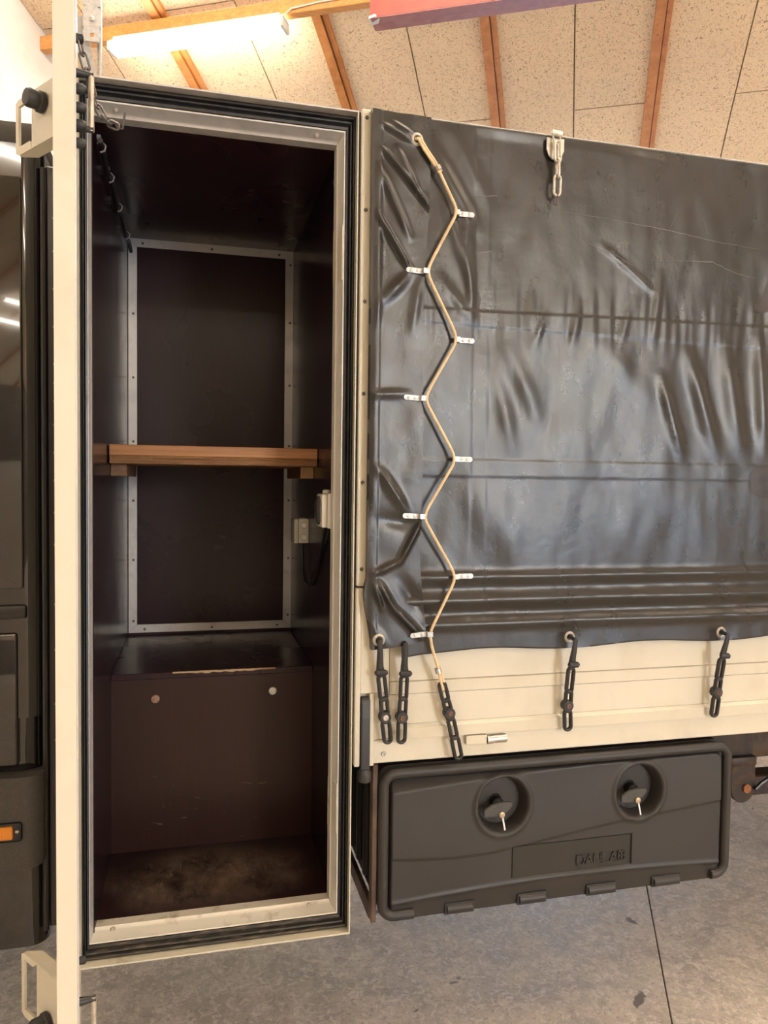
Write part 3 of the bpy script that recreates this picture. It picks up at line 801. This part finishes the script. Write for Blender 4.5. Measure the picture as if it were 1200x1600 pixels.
def tarp():
    t = thing('tarpaulin', 'charcoal tarpaulin cover laced over the truck bed', 'tarpaulin', (2.0, 1.1, 1.09))
    def grid(nx, nz, fx, fz, fy):
        bm = new(); rows = []
        for j in range(nz + 1):
            row = []
            for i in range(nx + 1):
                a, b = i / nx, j / nz
                z = fz(a, b); x = fx(a, z); row.append(bm.verts.new((x, fy(x, z), z)))
            rows.append(row)
        for j in range(nz):
            for i in range(nx): bm.faces.new((rows[j][i], rows[j][i + 1], rows[j + 1][i + 1], rows[j + 1][i]))
        return bm, rows
    bm, rows = grid(470, 330, lambda a, z: TX0 + (TX1 - TX0) * a, lambda a, b: zb_main(TX0 + (TX1 - TX0) * a) * (1 - b) + TZ1 * b, main_y)
    # roll the top edge over and the bottom edge back
    tr = rows[-1]
    for dy, dz in ((.006, .004), (.02, .006), (.06, .006)):
        nr = [bm.verts.new((v.co.x, -.022 + dy, TZ1 + dz)) for v in rows[-1]]
        for i in range(len(tr) - 1): bm.faces.new((tr[i], tr[i + 1], nr[i + 1], nr[i]))
        tr = nr
    br = rows[0]; nr = [bm.verts.new((v.co.x, v.co.y + .005, v.co.z - .001)) for v in br]
    for i in range(len(br) - 1): bm.faces.new((br[i], nr[i], nr[i + 1], br[i + 1]))
    obj('cover_sheet', bm, 'tarp', t, sharp=80)
    def fzz(a, b):
        zb = 1.108 + .018 * a - .004 * math.sin(a * PI); zt = 2.334 - .004 * a
        return zb * (1 - b) + zt * b
    bm, rows = grid(80, 420, lambda a, z: flap_left(z) + (flap_right(z) - flap_left(z)) * a, fzz, flap_y)
    def fold(line, off):
        nr = [bm.verts.new(v.co + Vector(off)) for v in line]
        for i in range(len(line) - 1): bm.faces.new((line[i], line[i + 1], nr[i + 1], nr[i]))
    fold([r[-1] for r in rows], (0, .003, 0)); fold([r[0] for r in rows], (.0, .02, 0)); fold(rows[0], (0, .003, 0)); fold(rows[-1], (0, .03, .004))
    obj('overlap_flap', bm, 'tarp', t, sharp=80)
    # roof, far side and rear of the cover
    bm = new(); box(bm, .60, 3.6, .02, 2.2, 2.330, 2.337); box(bm, .60, 3.6, 2.19, 2.2, .9, 2.33); box(bm, 3.59, 3.6, .0, 2.2, .9, 2.33); box(bm, TX1, 3.6, -.024, -.020, 1.095, 2.335)
    obj('roof_sheet', bm, 'tarp', t)
    obj('roof_edge', tube(new(), [(.62, -.010, 2.3375), (3.6, -.010, 2.3375)], .002, 8), 'alu', t)
    # eyelets
    for x, z, fy in ((.717, 2.277, flap_y), (.642, 1.131, flap_y), (1.137, 1.115, main_y), (1.573, 1.112, main_y)):
        y = fy(x, z)
        e = obj('eyelet', lathe(new(), [(.0075, .004), (.0075, -.001), (.0085, -.0035), (.0105, -.0045), (.0135, -.003), (.0155, 0), (.0155, .004)], (x, y, z), (0, 1, 0), 28), 'zinc', t)
        obj('eyelet_hole', lathe(new(), [(.0074, -.0012), (.0074, .001)], (x, y, z), (0, 1, 0), 20), 'black_trim', e)
    # lacing hooks
    R_ = [(.814, 2.121), (.820, 1.830), (.821, 1.552), (.826, 1.275)]; L_ = [(.740, 1.979), (.740, 1.690), (.741, 1.417), (.761, 1.143)]
    for side, pts in ((1, R_), (-1, L_)):
        for k, (x, z) in enumerate(pts):
            fy = main_y if side > 0 else flap_y
            xs = [x - side * .006 + side * .054 * q / 6 for q in range(7)] 
            y = min(fy(a, z) for a in xs) - .0015
            tilt = .0 if side > 0 else (.0015 if k < 3 else -.003)
            bm = new(); pl = []
            x0_, x1_ = x + side * .004, x + side * .046
            hw = .0058
            pl = [(x0_, z - hw), (x1_ - side * .005, z - hw + tilt)]
            for q in range(1, 6):
                a = -PI / 2 + PI * q / 6; pl.append((x1_ - side * .005 + side * .005 * math.cos(a), z + tilt + hw * math.sin(a)))
            pl += [(x1_ - side * .005, z + hw + tilt), (x0_, z + hw)]
            prism(bm, [(a, y, b) for a, b in pl], (0, -.0022, 0))
            h = obj('lacing_hook', bm, 'galv', t)
            # loop that holds the cord
            lp = new()
            o0 = x + side * .007; o1 = x - side * .0055
            prism(lp, [(o0, y, z - hw), (o0, y - .0125, z - hw), (o1, y - .0125, z - hw), (o1, y - .003, z - hw), (o1 + side * .0015, y - .003, z - hw), (o1 + side * .0015, y - .011, z - hw), (o0 - side * .002, y - .011, z - hw), (o0 - side * .002, y, z - hw)], (0, 0, 2 * hw))
            obj('hook_loop', lp, 'galv', h)
            for q in (.018, .034):
                obj('rivet', lathe(new(), [(.0042, 0), (.0042, .0006), (.003, .0012)], (x + side * q, y - .0022, z + tilt * .7), (0, -1, 0), 12), 'zinc', h)
    # faded brown print at the right: the left of two letters
    def patch(pts_in):
        bm = new()
        for ring0, ring1 in pts_in:
            n = len(ring0)
            A = [bm.verts.new((x, main_y(x, z) - .0008, z)) for x, z in ring0]; B = [bm.verts.new((x, main_y(x, z) - .0008, z)) for x, z in ring1]
            for i in range(n - 1): bm.faces.new((A[i], A[i + 1], B[i + 1], B[i]))
        return bm
    def sq(cx, cz, hx, hz, r, a0, a1, n=40):
        out = []
        for k in range(n + 1):
            a = a0 + (a1 - a0) * k / n; c, s = math.cos(a), math.sin(a); p = 3.2
            out.append((cx + hx * math.copysign(abs(c) ** (2 / p), c), cz + hz * math.copysign(abs(s) ** (2 / p), s)))
        return out
    rings = [sq(1.712, 1.510, .074, .044, 0, 0, 2 * PI, 48)]
    for k in range(1, 5): rings.append(sq(1.712, 1.510, .074 - .050 * k / 4, .044 - .028 * k / 4, 0, 0, 2 * PI, 48))
    obj('printed_mark', patch(list(zip(rings, rings[1:]))), 'print', t, sharp=80, label='faded dark brown rounded letter on the cover')
    low = [(1.637, 1.968), (1.652, 1.976), (1.668, 1.998), (1.682, 2.035), (1.70, 2.10)]; lo2 = [(1.640, 1.955), (1.66, 1.950), (1.69, 1.955), (1.72, 1.96), (1.75, 1.97)]
    def lerp(a, b, q): return [(p[0] + (r[0] - p[0]) * q, p[1] + (r[1] - p[1]) * q) for p, r in zip(a, b)]
    rr = [lerp(low, lo2, k / 6) for k in range(7)]
    obj('printed_mark', patch(list(zip(rr, rr[1:]))), 'print', t, sharp=80, label='faded dark brown stroke higher on the cover')
    return t
SCUFF = [[(1.087, 2.153), (1.181, 2.15), (1.387, 2.135), (1.517, 2.12), (1.652, 2.114)], [(1.371, 2.061), (1.51, 2.068), (1.577, 2.047), (1.645, 2.038)],
         [(1.157, 2.087), (1.219, 2.066), (1.285, 2.038)], [(.866, 2.168), (.922, 2.177)], [(.868, 2.036), (.908, 2.045)], [(1.478, 2.176), (1.494, 2.137)],
         [(1.131, 1.428), (1.167, 1.4)], [(1.403, 2.184), (1.378, 2.127)]]
def scuffs(parent):
    random.seed(5)
    for pl in SCUFF:
        P = []; bm = new()
        for (xa, za), (xb, zb) in zip(pl, pl[1:]):
            n = max(2, int(math.hypot(xb - xa, zb - za) / .012))
            for q in range(n): P.append((xa + (xb - xa) * q / n, za + (zb - za) * q / n + random.uniform(-.0008, .0008)))
        P.append(pl[-1])
        prev = None
        for k, (x, z) in enumerate(P):
            w_ = .0007 * math.sin(PI * (k + .4) / (len(P) + .2)) + .0002
            a = bm.verts.new((x, main_y(x, z + w_) - .0007, z + w_)); b = bm.verts.new((x, main_y(x, z - w_) - .0007, z - w_))
            if prev: bm.faces.new((prev[0], a, b, prev[1]))
            prev = (a, b)
        obj('scratch', bm, 'scuff', parent, sharp=80)
scuffs(tarp())

# elastic lacing cord
def cord():
    t = thing('lacing_cord', 'cream elastic cord zigzagging between the metal hooks of the tarpaulin', 'cord', (.78, -.04, 1.0))
    P = [(.765, 2.211), (.814, 2.121), (.740, 1.979), (.820, 1.830), (.740, 1.690), (.821, 1.552), (.741, 1.417), (.826, 1.275), (.761, 1.143), (.774, 1.096), (.789, 1.050)]
    def yy(x, z): return min(main_y(x, z), flap_y(x, z) if x < .76 else 0) - .0075
    pts = []
    for i, (a, b) in enumerate(zip(P, P[1:])):
        n = 12
        for k in range(n):
            q = k / n
            if i and k == 0: q = .02
            x, z = a[0] + (b[0] - a[0]) * q, a[1] + (b[1] - a[1]) * q
            if i and k == 0: x += .0
            pts.append((x, -.046 if z > 1.12 else -.040, z))
    pts.append((P[-1][0], -.036, P[-1][1]))
    # soften the bends
    for _ in range(2):
        pts = [pts[0]] + [tuple(.25 * a + .5 * b + .25 * c for a, b, c in zip(p, q, r)) for p, q, r in zip(pts, pts[1:], pts[2:])] + [pts[-1]]
    obj('cord', tube(new(), pts, .0036, 8), 'cord', t)
    e = [(.712, -.030, 2.279), (.718, -.045, 2.272), (.731, -.047, 2.250), (.750, -.047, 2.226), (.767, -.047, 2.203)]
    obj('doubled_end', tube(new(), e, .0034, 8), 'cord', t)
    e2 = [(a[0] + .0055, a[1] + .001, a[2] + .003) for a in e]
    obj('doubled_end', tube(new(), e2, .0034, 8), 'cord', t)
    obj('cord_clamp', lathe(new(), [(.0065, -.006), (.0082, -.005), (.0082, .005), (.0065, .006)], (.7635, -.0465, 2.2125), (.5, 0, -.85), 10), 'steel', t, label='crimped metal clamp')
    a, b = (.786, -.037, 1.062), (.8035, -.034, 1.006)
    obj('doubled_end', tube(new(), [(a[0] - .003, a[1], a[2] + .012), (b[0] - .003, b[1], b[2]), (b[0] + .001, b[1] + .006, b[2] - .004), (b[0] + .004, b[1] + .004, b[2] + .004), (a[0] + .004, a[1], a[2])], .0034, 8), 'cord', t)
    obj('cord_clamp', lathe(new(), [(.0062, -.007), (.0078, -.006), (.0078, .006), (.0062, .007)], (.7875, -.037, 1.052), (.3, 0, -.95), 10), 'steel', t, label='crimped metal clamp')
cord()

# rubber straps
def strap(label, neck, toggle, rings, screw, m_screw='strap_screw', ytop=-.044, ybot=-.022):
    z1, z0 = (neck[0][1] if neck else rings[0][0][1]), rings[-1][1][1]
    Y = lambda z: ybot + (ytop - ybot) * (z - z0) / (z1 - z0)
    t = thing('rubber_strap', label, 'strap', (rings[-1][1][0], -.02, z0), 'black rubber straps')
    ax = Vector((0, 1, 0))
    for i, (a, b) in enumerate(rings):
        wd = .0150 if i < len(rings) - 1 else .0170
        p0 = Vector((a[0], Y(a[1]), a[1])); p1 = Vector((b[0], Y(b[1]), b[1]))
        dd = (p1 - p0).normalized()
        obj('strap_loop', tube(new(), stadium(p0 - dd * .0016, p1 + dd * .0016, wd), .0048, 8, True, 1.25, ax), 'rubber', t)
    if neck:
        (xa, za), (xb, zb) = neck
        pts = [(xa, Y(za) + .022, za + .004), (xa, Y(za) - .004, za), (xa * .6 + xb * .4, Y(za) - .002, za * .6 + zb * .4), (xb, Y(zb), zb), (toggle[0], Y(toggle[1]), toggle[1])]
        obj('neck', tube(new(), pts, [.005, .0062, .0070, .0085, .0105], 10, False, .6, ax), 'rubber', t)
        x, z = toggle; y = Y(z) - .003
        obj('toggle', tube(new(), [(x - .0115, y, z), (x - .010, y - .002, z), (x + .011, y - .004, z - .0006), (x + .0135, y - .002, z - .0006)], [.005, .0075, .0075, .005], 10), 'rubber', t)
        obj('toggle_seat', tube(new(), [(x, Y(z), z + .008), (x + .0004, Y(z), z - .010)], [.0085, .0080], 10, False, .7, ax), 'rubber', t)
    x, z = screw; y = Y(z)
    s = obj('washer', lathe(new(), [(.0140, .012), (.0140, -.005), (.0120, -.007), (.0080, -.007)], (x, y, z), ax, 20), 'rubber', t)
    obj('screw', lathe(new(), [(.0070, .018), (.0070, -.0082), (.0055, -.0095), (.0028, -.0095), (.0024, -.0080)], (x, y, z), ax, 14), m_screw, s, label='bright screw' if m_screw == 'steel' else 'rusty screw')
strap('black rubber strap hung from the eyelet on the flap corner, with a bright screw', ((.642, 1.129), (.645, 1.070)), (.6465, 1.056),
      [((.649, 1.046), (.657, .990)), ((.657, .990), (.663, .935)), ((.663, .935), (.671, .885))], (.6615, .946), 'steel')
strap('black rubber strap hanging out from under the flap, with no eyelet in view', ((.703, 1.120), (.7035, 1.069)), (.7045, 1.051),
      [((.7042, 1.042), (.7040, .988)), ((.7040, .988), (.7030, .934)), ((.7030, .934), (.7035, .883))], (.7025, .943))
strap('black rubber strap hooked on the lower end of the cream lacing cord', None, None,
      [((.799, 1.019), (.811, .977)), ((.811, .977), (.824, .931)), ((.824, .931), (.836, .884)), ((.836, .884), (.848, .833))], (.8205, .945), ytop=-.030)
strap('black rubber strap from the hem eyelet above the middle of the toolbox', ((1.137, 1.113), (1.135, 1.064)), (1.135, 1.052),
      [((1.133, 1.040), (1.131, .982)), ((1.131, .982), (1.131, .932)), ((1.131, .932), (1.1355, .884))], (1.1305, .945))
strap('black rubber strap from the hem eyelet at the right edge, above the toolbox corner', ((1.573, 1.110), (1.569, 1.066)), (1.568, 1.055),
      [((1.566, 1.044), (1.562, .992)), ((1.562, .992), (1.5605, .942)), ((1.5605, .942), (1.5585, .892))], (1.561, .955))

# chain at the top of the tarpaulin
def link(bm, c0, c1, wd, r, side): tube(bm, stadium(c0, c1, wd, None, side, 6), r, 7, True); return bm
def cover_chain():
    t = thing('cover_chain', 'pale short chain on a metal loop plate at the top of the tarpaulin', 'chain', (1.062, -.04, 2.16))
    bm = new(); y = -.0285
    out = []
    for x, z in ((1.040, 2.322), (1.040, 2.294), (1.046, 2.280), (1.055, 2.272), (1.070, 2.272), (1.079, 2.280), (1.085, 2.294), (1.085, 2.322)): out.append((x, y, z))
    prism(bm, out, (0, -.003, 0))
    pl = obj('loop_plate', bm, 'zinc', t)
    obj('roll', tube(new(), [(1.051, -.036, 2.332), (1.075, -.036, 2.330)], .0072, 14), 'zinc', pl)
    X, Z = Vector((1, 0, 0)), Vector((0, 0, 1)); Yv = Vector((0, 1, 0))
    dr = new(); tube(dr, [(1.051, -.036, 2.330), (1.055, -.041, 2.310), (1.0615, -.044, 2.300), (1.068, -.041, 2.310), (1.073, -.036, 2.330)], .0022, 7)
    obj('loop_ring', dr, 'zinc', t)
    xs = 1.063
    seq = [((xs, 2.311), (xs + .0005, 2.262), 1, .021), ((xs + .001, 2.269), (xs + .001, 2.224), 0, .020), ((xs + .001, 2.231), (xs, 2.183), 1, .022)]
    for (x0, z0), (x1, z1), fl_, wd in seq:
        obj('chain_link', link(new(), Vector((x0, -.043, z0)), Vector((x1, -.043, z1)), wd - .006, .0034, X if fl_ else Yv), 'zinc', t)
    obj('hook', tube(new(), [(1.063, -.047, 2.188), (1.064, -.045, 2.182), (1.065, -.043, 2.170), (1.063, -.043, 2.161), (1.0585, -.043, 2.162), (1.0580, -.043, 2.172)], .0016, 6), 'dark_steel', t)
cover_chain()

# chain on the open door
def door_chain():
    t = thing('door_chain', 'dark steel chain with a hook hanging from the open locker door', 'chain', (.09, -.52, 2.01))
    pts = [Vector(p) for p in ((.066, -.53, 2.128), (.070, -.528, 2.108), (.0755, -.525, 2.088), (.079, -.52, 2.070), (.083, -.52, 2.054), (.089, -.52, 2.040), (.097, -.52, 2.026), (.106, -.52, 2.018), (.117, -.52, 2.014))]
    for i, (a, b) in enumerate(zip(pts, pts[1:])):
        d = (b - a).normalized(); s = d.cross(Vector((0, 1, 0))).normalized() if i % 2 else Vector((.35, .93, 0)); s = (s - d * s.dot(d)).normalized()
        obj('chain_link', link(new(), a - d * .0028, b + d * .0028, .0098, .0016, s), 'dark_steel', t)
    obj('hook', tube(new(), [(.115, -.52, 2.016), (.119, -.52, 2.012), (.124, -.52, 2.012), (.1255, -.52, 2.020), (.1275, -.52, 2.036)], .0016, 7), 'dark_steel', t)
door_chain()

# ------------------------------------------------------------------ toolbox under the bed
BX0, BX1, BZ0, BZ1 = .655, 1.634, .438, .812
def rr_pts(x0, x1, z0, z1, r, n=8):
    out = []
    for cx, cz, a0 in ((x1 - r, z1 - r, 0), (x0 + r, z1 - r, PI / 2), (x0 + r, z0 + r, PI), (x1 - r, z0 + r, 1.5 * PI)):
        for k in range(n + 1): a = a0 + PI / 2 * k / n; out.append((cx + r * math.cos(a), cz + r * math.sin(a)))
    return out
LOCKS = [(.974, .698), (1.354, .700)]
def lid_y(x, z):
    cx, cz, hx, hz, r = 1.1455, .581, .4665, .210, .030
    qx, qz = abs(x - cx) - hx + r, abs(z - cz) - hz + r
    sd = math.hypot(max(qx, 0), max(qz, 0)) + min(max(qx, qz), 0) - r       # negative inside
    y = -.004
    y += .024 * (1 - sstep(-sd, 0, .011))                                    # rounded border
    a = (x - .69) / .915
    zl = .750 + .030 * a + .012 * math.sin(a * PI) + .016 * sstep(a, .86, 1.0)
    y += .85 * max(0, z - zl) - .0                                           # band that slopes back at the top
    zm = .606 - .030 * gauss(a - .22, .28) + .047 * a * a
    y -= .0035 * sstep(z - zm, -.004, .004) * (1 - sstep(z - zm, .0, .16))     # swage line
    zr = .481 + .003 * a + .016 * math.sin(a * PI)
    y += .16 * max(0, zr - z) - .003 * gauss(z - zr, .005)
    if 1.001 < x < 1.335 and .503 + .006 * a < z < .588: y = max(y, 0) + .0012
    for lx, lz in LOCKS:
        d = math.hypot((x - lx) / .069, (z - lz) / .072)
        y -= .0045 * gauss(d - 1.06, .10)
        y += .058 * sstep(1.0 - d, 0, .30)
    return y
def toolbox():
    t = thing('toolbox', 'black plastic toolbox with two key locks slung under the truck bed', 'toolbox', (1.145, .2, BZ0))
    obj('box_body', prism(new(), [(x, .03, z) for x, z in rr_pts(BX0 + .006, BX1 - .006, BZ0 + .004, BZ1 - .004, .03)], (0, .36, 0)), 'box_plastic', t)
    # rolled rim: top, both sides, and short returns along the bottom
    r = .013; c = rr_pts(BX0 + r, BX1 - r, BZ0 + r, BZ1 - r, .030, 8)
    k = [p for p in c]
    right = [(1.574, BZ0 + r)] + k[-9:][0:0]
    path = [(1.578, BZ0 + r)]
    path += [p for p in k[27:36]][0:9]           # bottom right corner
    path += k[0:9] + k[9:18] + k[18:27] + [(.745, BZ0 + r)]
    P3 = []
    for (xa, za), (xb, zb) in zip(path, path[1:]):
        n = max(1, int(math.hypot(xb - xa, zb - za) / .06))
        for q in range(n): P3.append((xa + (xb - xa) * q / n, .0, za + (zb - za) * q / n))
    P3.append((path[-1][0], 0, path[-1][1]))
    bm = tube(new(), P3, r, 12)
    rim = obj('rim', bm, 'box_plastic', t)
    bm = new(); nx, nz = 330, 120
    x0, x1, z0, z1 = .679, 1.612, .4370, .7910
    rows = [[bm.verts.new((x0 + (x1 - x0) * i / nx, lid_y(x0 + (x1 - x0) * i / nx, z0 + (z1 - z0) * j / nz), z0 + (z1 - z0) * j / nz)) for i in range(nx + 1)] for j in range(nz + 1)]
    for j in range(nz):
        for i in range(nx): bm.faces.new((rows[j][i], rows[j][i + 1], rows[j + 1][i + 1], rows[j + 1][i]))
    nb = [bm.verts.new((v.co.x, .03, v.co.z)) for v in rows[0]]
    for i in range(nx): bm.faces.new((rows[0][i], nb[i], nb[i + 1], rows[0][i + 1]))
    lid = obj('lid', bm, 'box_plastic', t, sharp=60)
    for a, b in ((.83, .898), (1.022, 1.094), (1.214, 1.291), (1.405, 1.482)):
        obj('hinge_barrel', lathe(new(), [(.010, 0), (.0125, .002), (.0125, b - a - .002), (.010, b - a)], (a, .003, .4490), (1, 0, 0), 16), 'box_plastic', t)
        obj('hinge_slot', boxc(a - .004, b + .004, -.003, .012, .436, .4640, .001), 'rubber', t)
    # name panel with moulded letters
    pn = obj('name_panel', boxc(1.0025, 1.3335, -.001, .006, .506, .5865, .001), 'plate_plastic', lid)
    bm = new()
    def bar(xa, za, xb, zb, w_=.0027):
        d = Vector((xb - xa, 0, zb - za)).normalized(); s = d.cross(Vector((0, 1, 0))) * w_ / 2; e = d * w_ * .45
        a = Vector((xa, -.001, za)) - e; b = Vector((xb, -.001, zb)) + e
        prism(bm, [a - s, b - s, b + s, a + s], (0, -.0035, 0))
    h0, h1 = .522, .545
    gl = {'D': [(0, 0, 0, 1), (0, 1, .75, 1), (.75, 1, 1, .7), (1, .7, 1, .3), (1, .3, .75, 0), (.75, 0, 0, 0)], 'A': [(0, 0, .5, 1), (.5, 1, 1, 0), (.22, .35, .78, .35)],
          'N': [(0, 0, 0, 1), (0, 1, 1, 0), (1, 0, 1, 1)], 'L': [(0, 1, 0, 0), (0, 0, 1, 0)],
          'B': [(0, 0, 0, 1), (0, 1, .8, 1), (.8, 1, 1, .8), (1, .8, .8, .52), (0, .52, .8, .52), (.8, .52, 1, .25), (1, .25, .8, 0), (.8, 0, 0, 0), (.42, 0, .42, 1)]}
    x = 1.180
    for chh, wd in (('D', .020), ('A', .019), ('N', .019), ('L', .016), ('A', .019), ('B', .020)):
        for a in gl[chh]: bar(x + a[0] * wd, h0 + a[1] * (h1 - h0), x + a[2] * wd, h0 + a[3] * (h1 - h0))
        x += wd + .0050
    obj('lettering', bm, 'glyph_plastic', pn)
    for lx, lz in LOCKS:
        yb = .052
        lk = obj('lock', lathe(new(), [(.040, .006), (.040, -.002), (.036, -.006), (.020, -.007), (.019, -.020), (.014, -.024)], (lx - .008, yb, lz), (0, 1, 0), 32), 'lock_black', t)
        yk = .006
        obj('lock_barrel', lathe(new(), [(.015, .032), (.016, 0), (.012, -.004)], (lx - .008, yk + .003, lz - .004), (0, 1, 0), 20), 'lock_black', lk)
        prof = [(-.041, -.020), (-.041, -.006), (-.020, .004), (.004, .007), (.032, .006), (.0335, -.004), (.016, -.016), (.004, -.020), (-.020, -.021)]
        kb = new(); prism(kb, [(lx - .008 + a, yk, lz - .004 + b * 1.25) for a, b in prof], (0, -.007, 0)); bmesh.ops.bevel(kb, geom=list(kb.edges), offset=.0015, segments=2, affect='EDGES')
        obj('turn_handle', kb, 'handle_plastic', lk)
        obj('lock_cylinder', lathe(new(), [(.0075, 0), (.0075, -.007), (.005, -.008)], (lx - .003, yk - .005, lz - .025), (0, 1, 0), 18), 'brass', lk, label='brass coloured key cylinder')
        obj('key', prism(new(), [(lx - .0035, yk - .010, lz - .030), (lx + .0005, yk - .010, lz - .030), (lx + .0055, yk - .014, lz - .062), (lx + .0015, yk - .014, lz - .062)], (0, -.0015, 0)), 'steel', lk, label='bright key tail')
    # steel carrying frame on the left end
    bm = new()
    box(bm, .642, .654, .004, .034, .436, .822, .001); box(bm, .642, .654, .034, .60, .430, .470, .001)
    obj('carrying_frame', bm, 'chassis_paint', t)
    bm = new()
    for y in (.12, .20, .28): box(bm, .648, .662, y, y + .022, .49, .79, .003)
    obj('body_rib', bm, 'box_plastic', t)
toolbox()

# ------------------------------------------------------------------ running gear right of the toolbox
def chassis():
    t = thing('spring_hanger', 'rusty black spring hanger with an orange rusted bolt, right of the toolbox', 'bracket', (1.83, .2, .54))
    obj('arm', prism(new(), [(1.70, .2, .83), (1.842, .2, .83), (1.862, .2, .76), (1.874, .2, .715), (1.876, .2, .672), (1.80, .2, .672), (1.70, .2, .70)], (0, .05, 0)), 'rust', t)
    cl = new()
    pts = [(1.79, .68), (1.872, .68), (1.874, .60)]
    for k in range(9):
        a = -PI * k / 8; pts.append((1.832 + .042 * math.cos(a), .585 + .042 * math.sin(a)))
    pts.append((1.79, .60))
    prism(cl, [(x, .185, z) for x, z in pts], (0, .012, 0)); prism(cl, [(x - .012, .24, z) for x, z in pts], (0, .012, 0))
    bmesh.ops.bevel(cl, geom=list(cl.edges), offset=.002, segments=1, affect='EDGES')
    obj('clevis', cl, 'rust', t)
    obj('pad', boxc(1.785, 1.875, .18, .25, .655, .685, .006, 2), 'rust', t)
    obj('bolt', lathe(new(), [(.0135, 0), (.0135, .006), (.011, .008), (.006, .0085)], (1.842, .185, .588), (0, -1, 0), 12), 'rust_bolt', t, label='orange rusted bolt')
    tag(obj('chassis_rail', boxc(.9, 3.5, .95, 1.03, .58, .839, .004), 'chassis_paint', None, (2, 1, .58)), 'brown steel chassis rail beneath the truck bed', 'chassis rail')
    tag(obj('cross_bearer', boxc(1.90, 3.4, .42, .50, .578, .80, .003), 'chassis_paint', None, (2.5, .46, .62)), 'grey brown steel bearer behind the spring hanger', 'bearer')
    tag(obj('leaf_spring', boxc(1.877, 2.56, .21, .27, .550, .612, .004), 'rust', None, (2.5, .24, .55)), 'black leaf spring bar running right from the spring hanger', 'spring')
    pts = [(1.868, .178, .585), (1.89, .178, .602), (1.915, .178, .615), (1.95, .178, .618), (2.05, .178, .605), (2.2, .178, .60)]
    tag(obj('brake_hose', tube(new(), pts, .006, 8), 'gasket', None, (2.0, .178, .58)), 'thin dark hose curving past the rusty spring hanger', 'hose')
    t = thing('rear_wheel', 'black rear truck wheel under the covered bed', 'wheel', (2.9, .15, 0))
    obj('tyre', lathe(new(), [(.18, 0), (.20, .02), (.33, .01), (.36, .03), (.36, .22), (.33, .24), (.1, .24)], (2.95, .06, .36), (0, 1, 0), 40), 'tyre', t)
    obj('rim', lathe(new(), [(.06, -.01), (.08, .02), (.19, .03), (.19, .05)], (2.95, .06, .36), (0, 1, 0), 24), 'grey_plastic', t)
chassis()
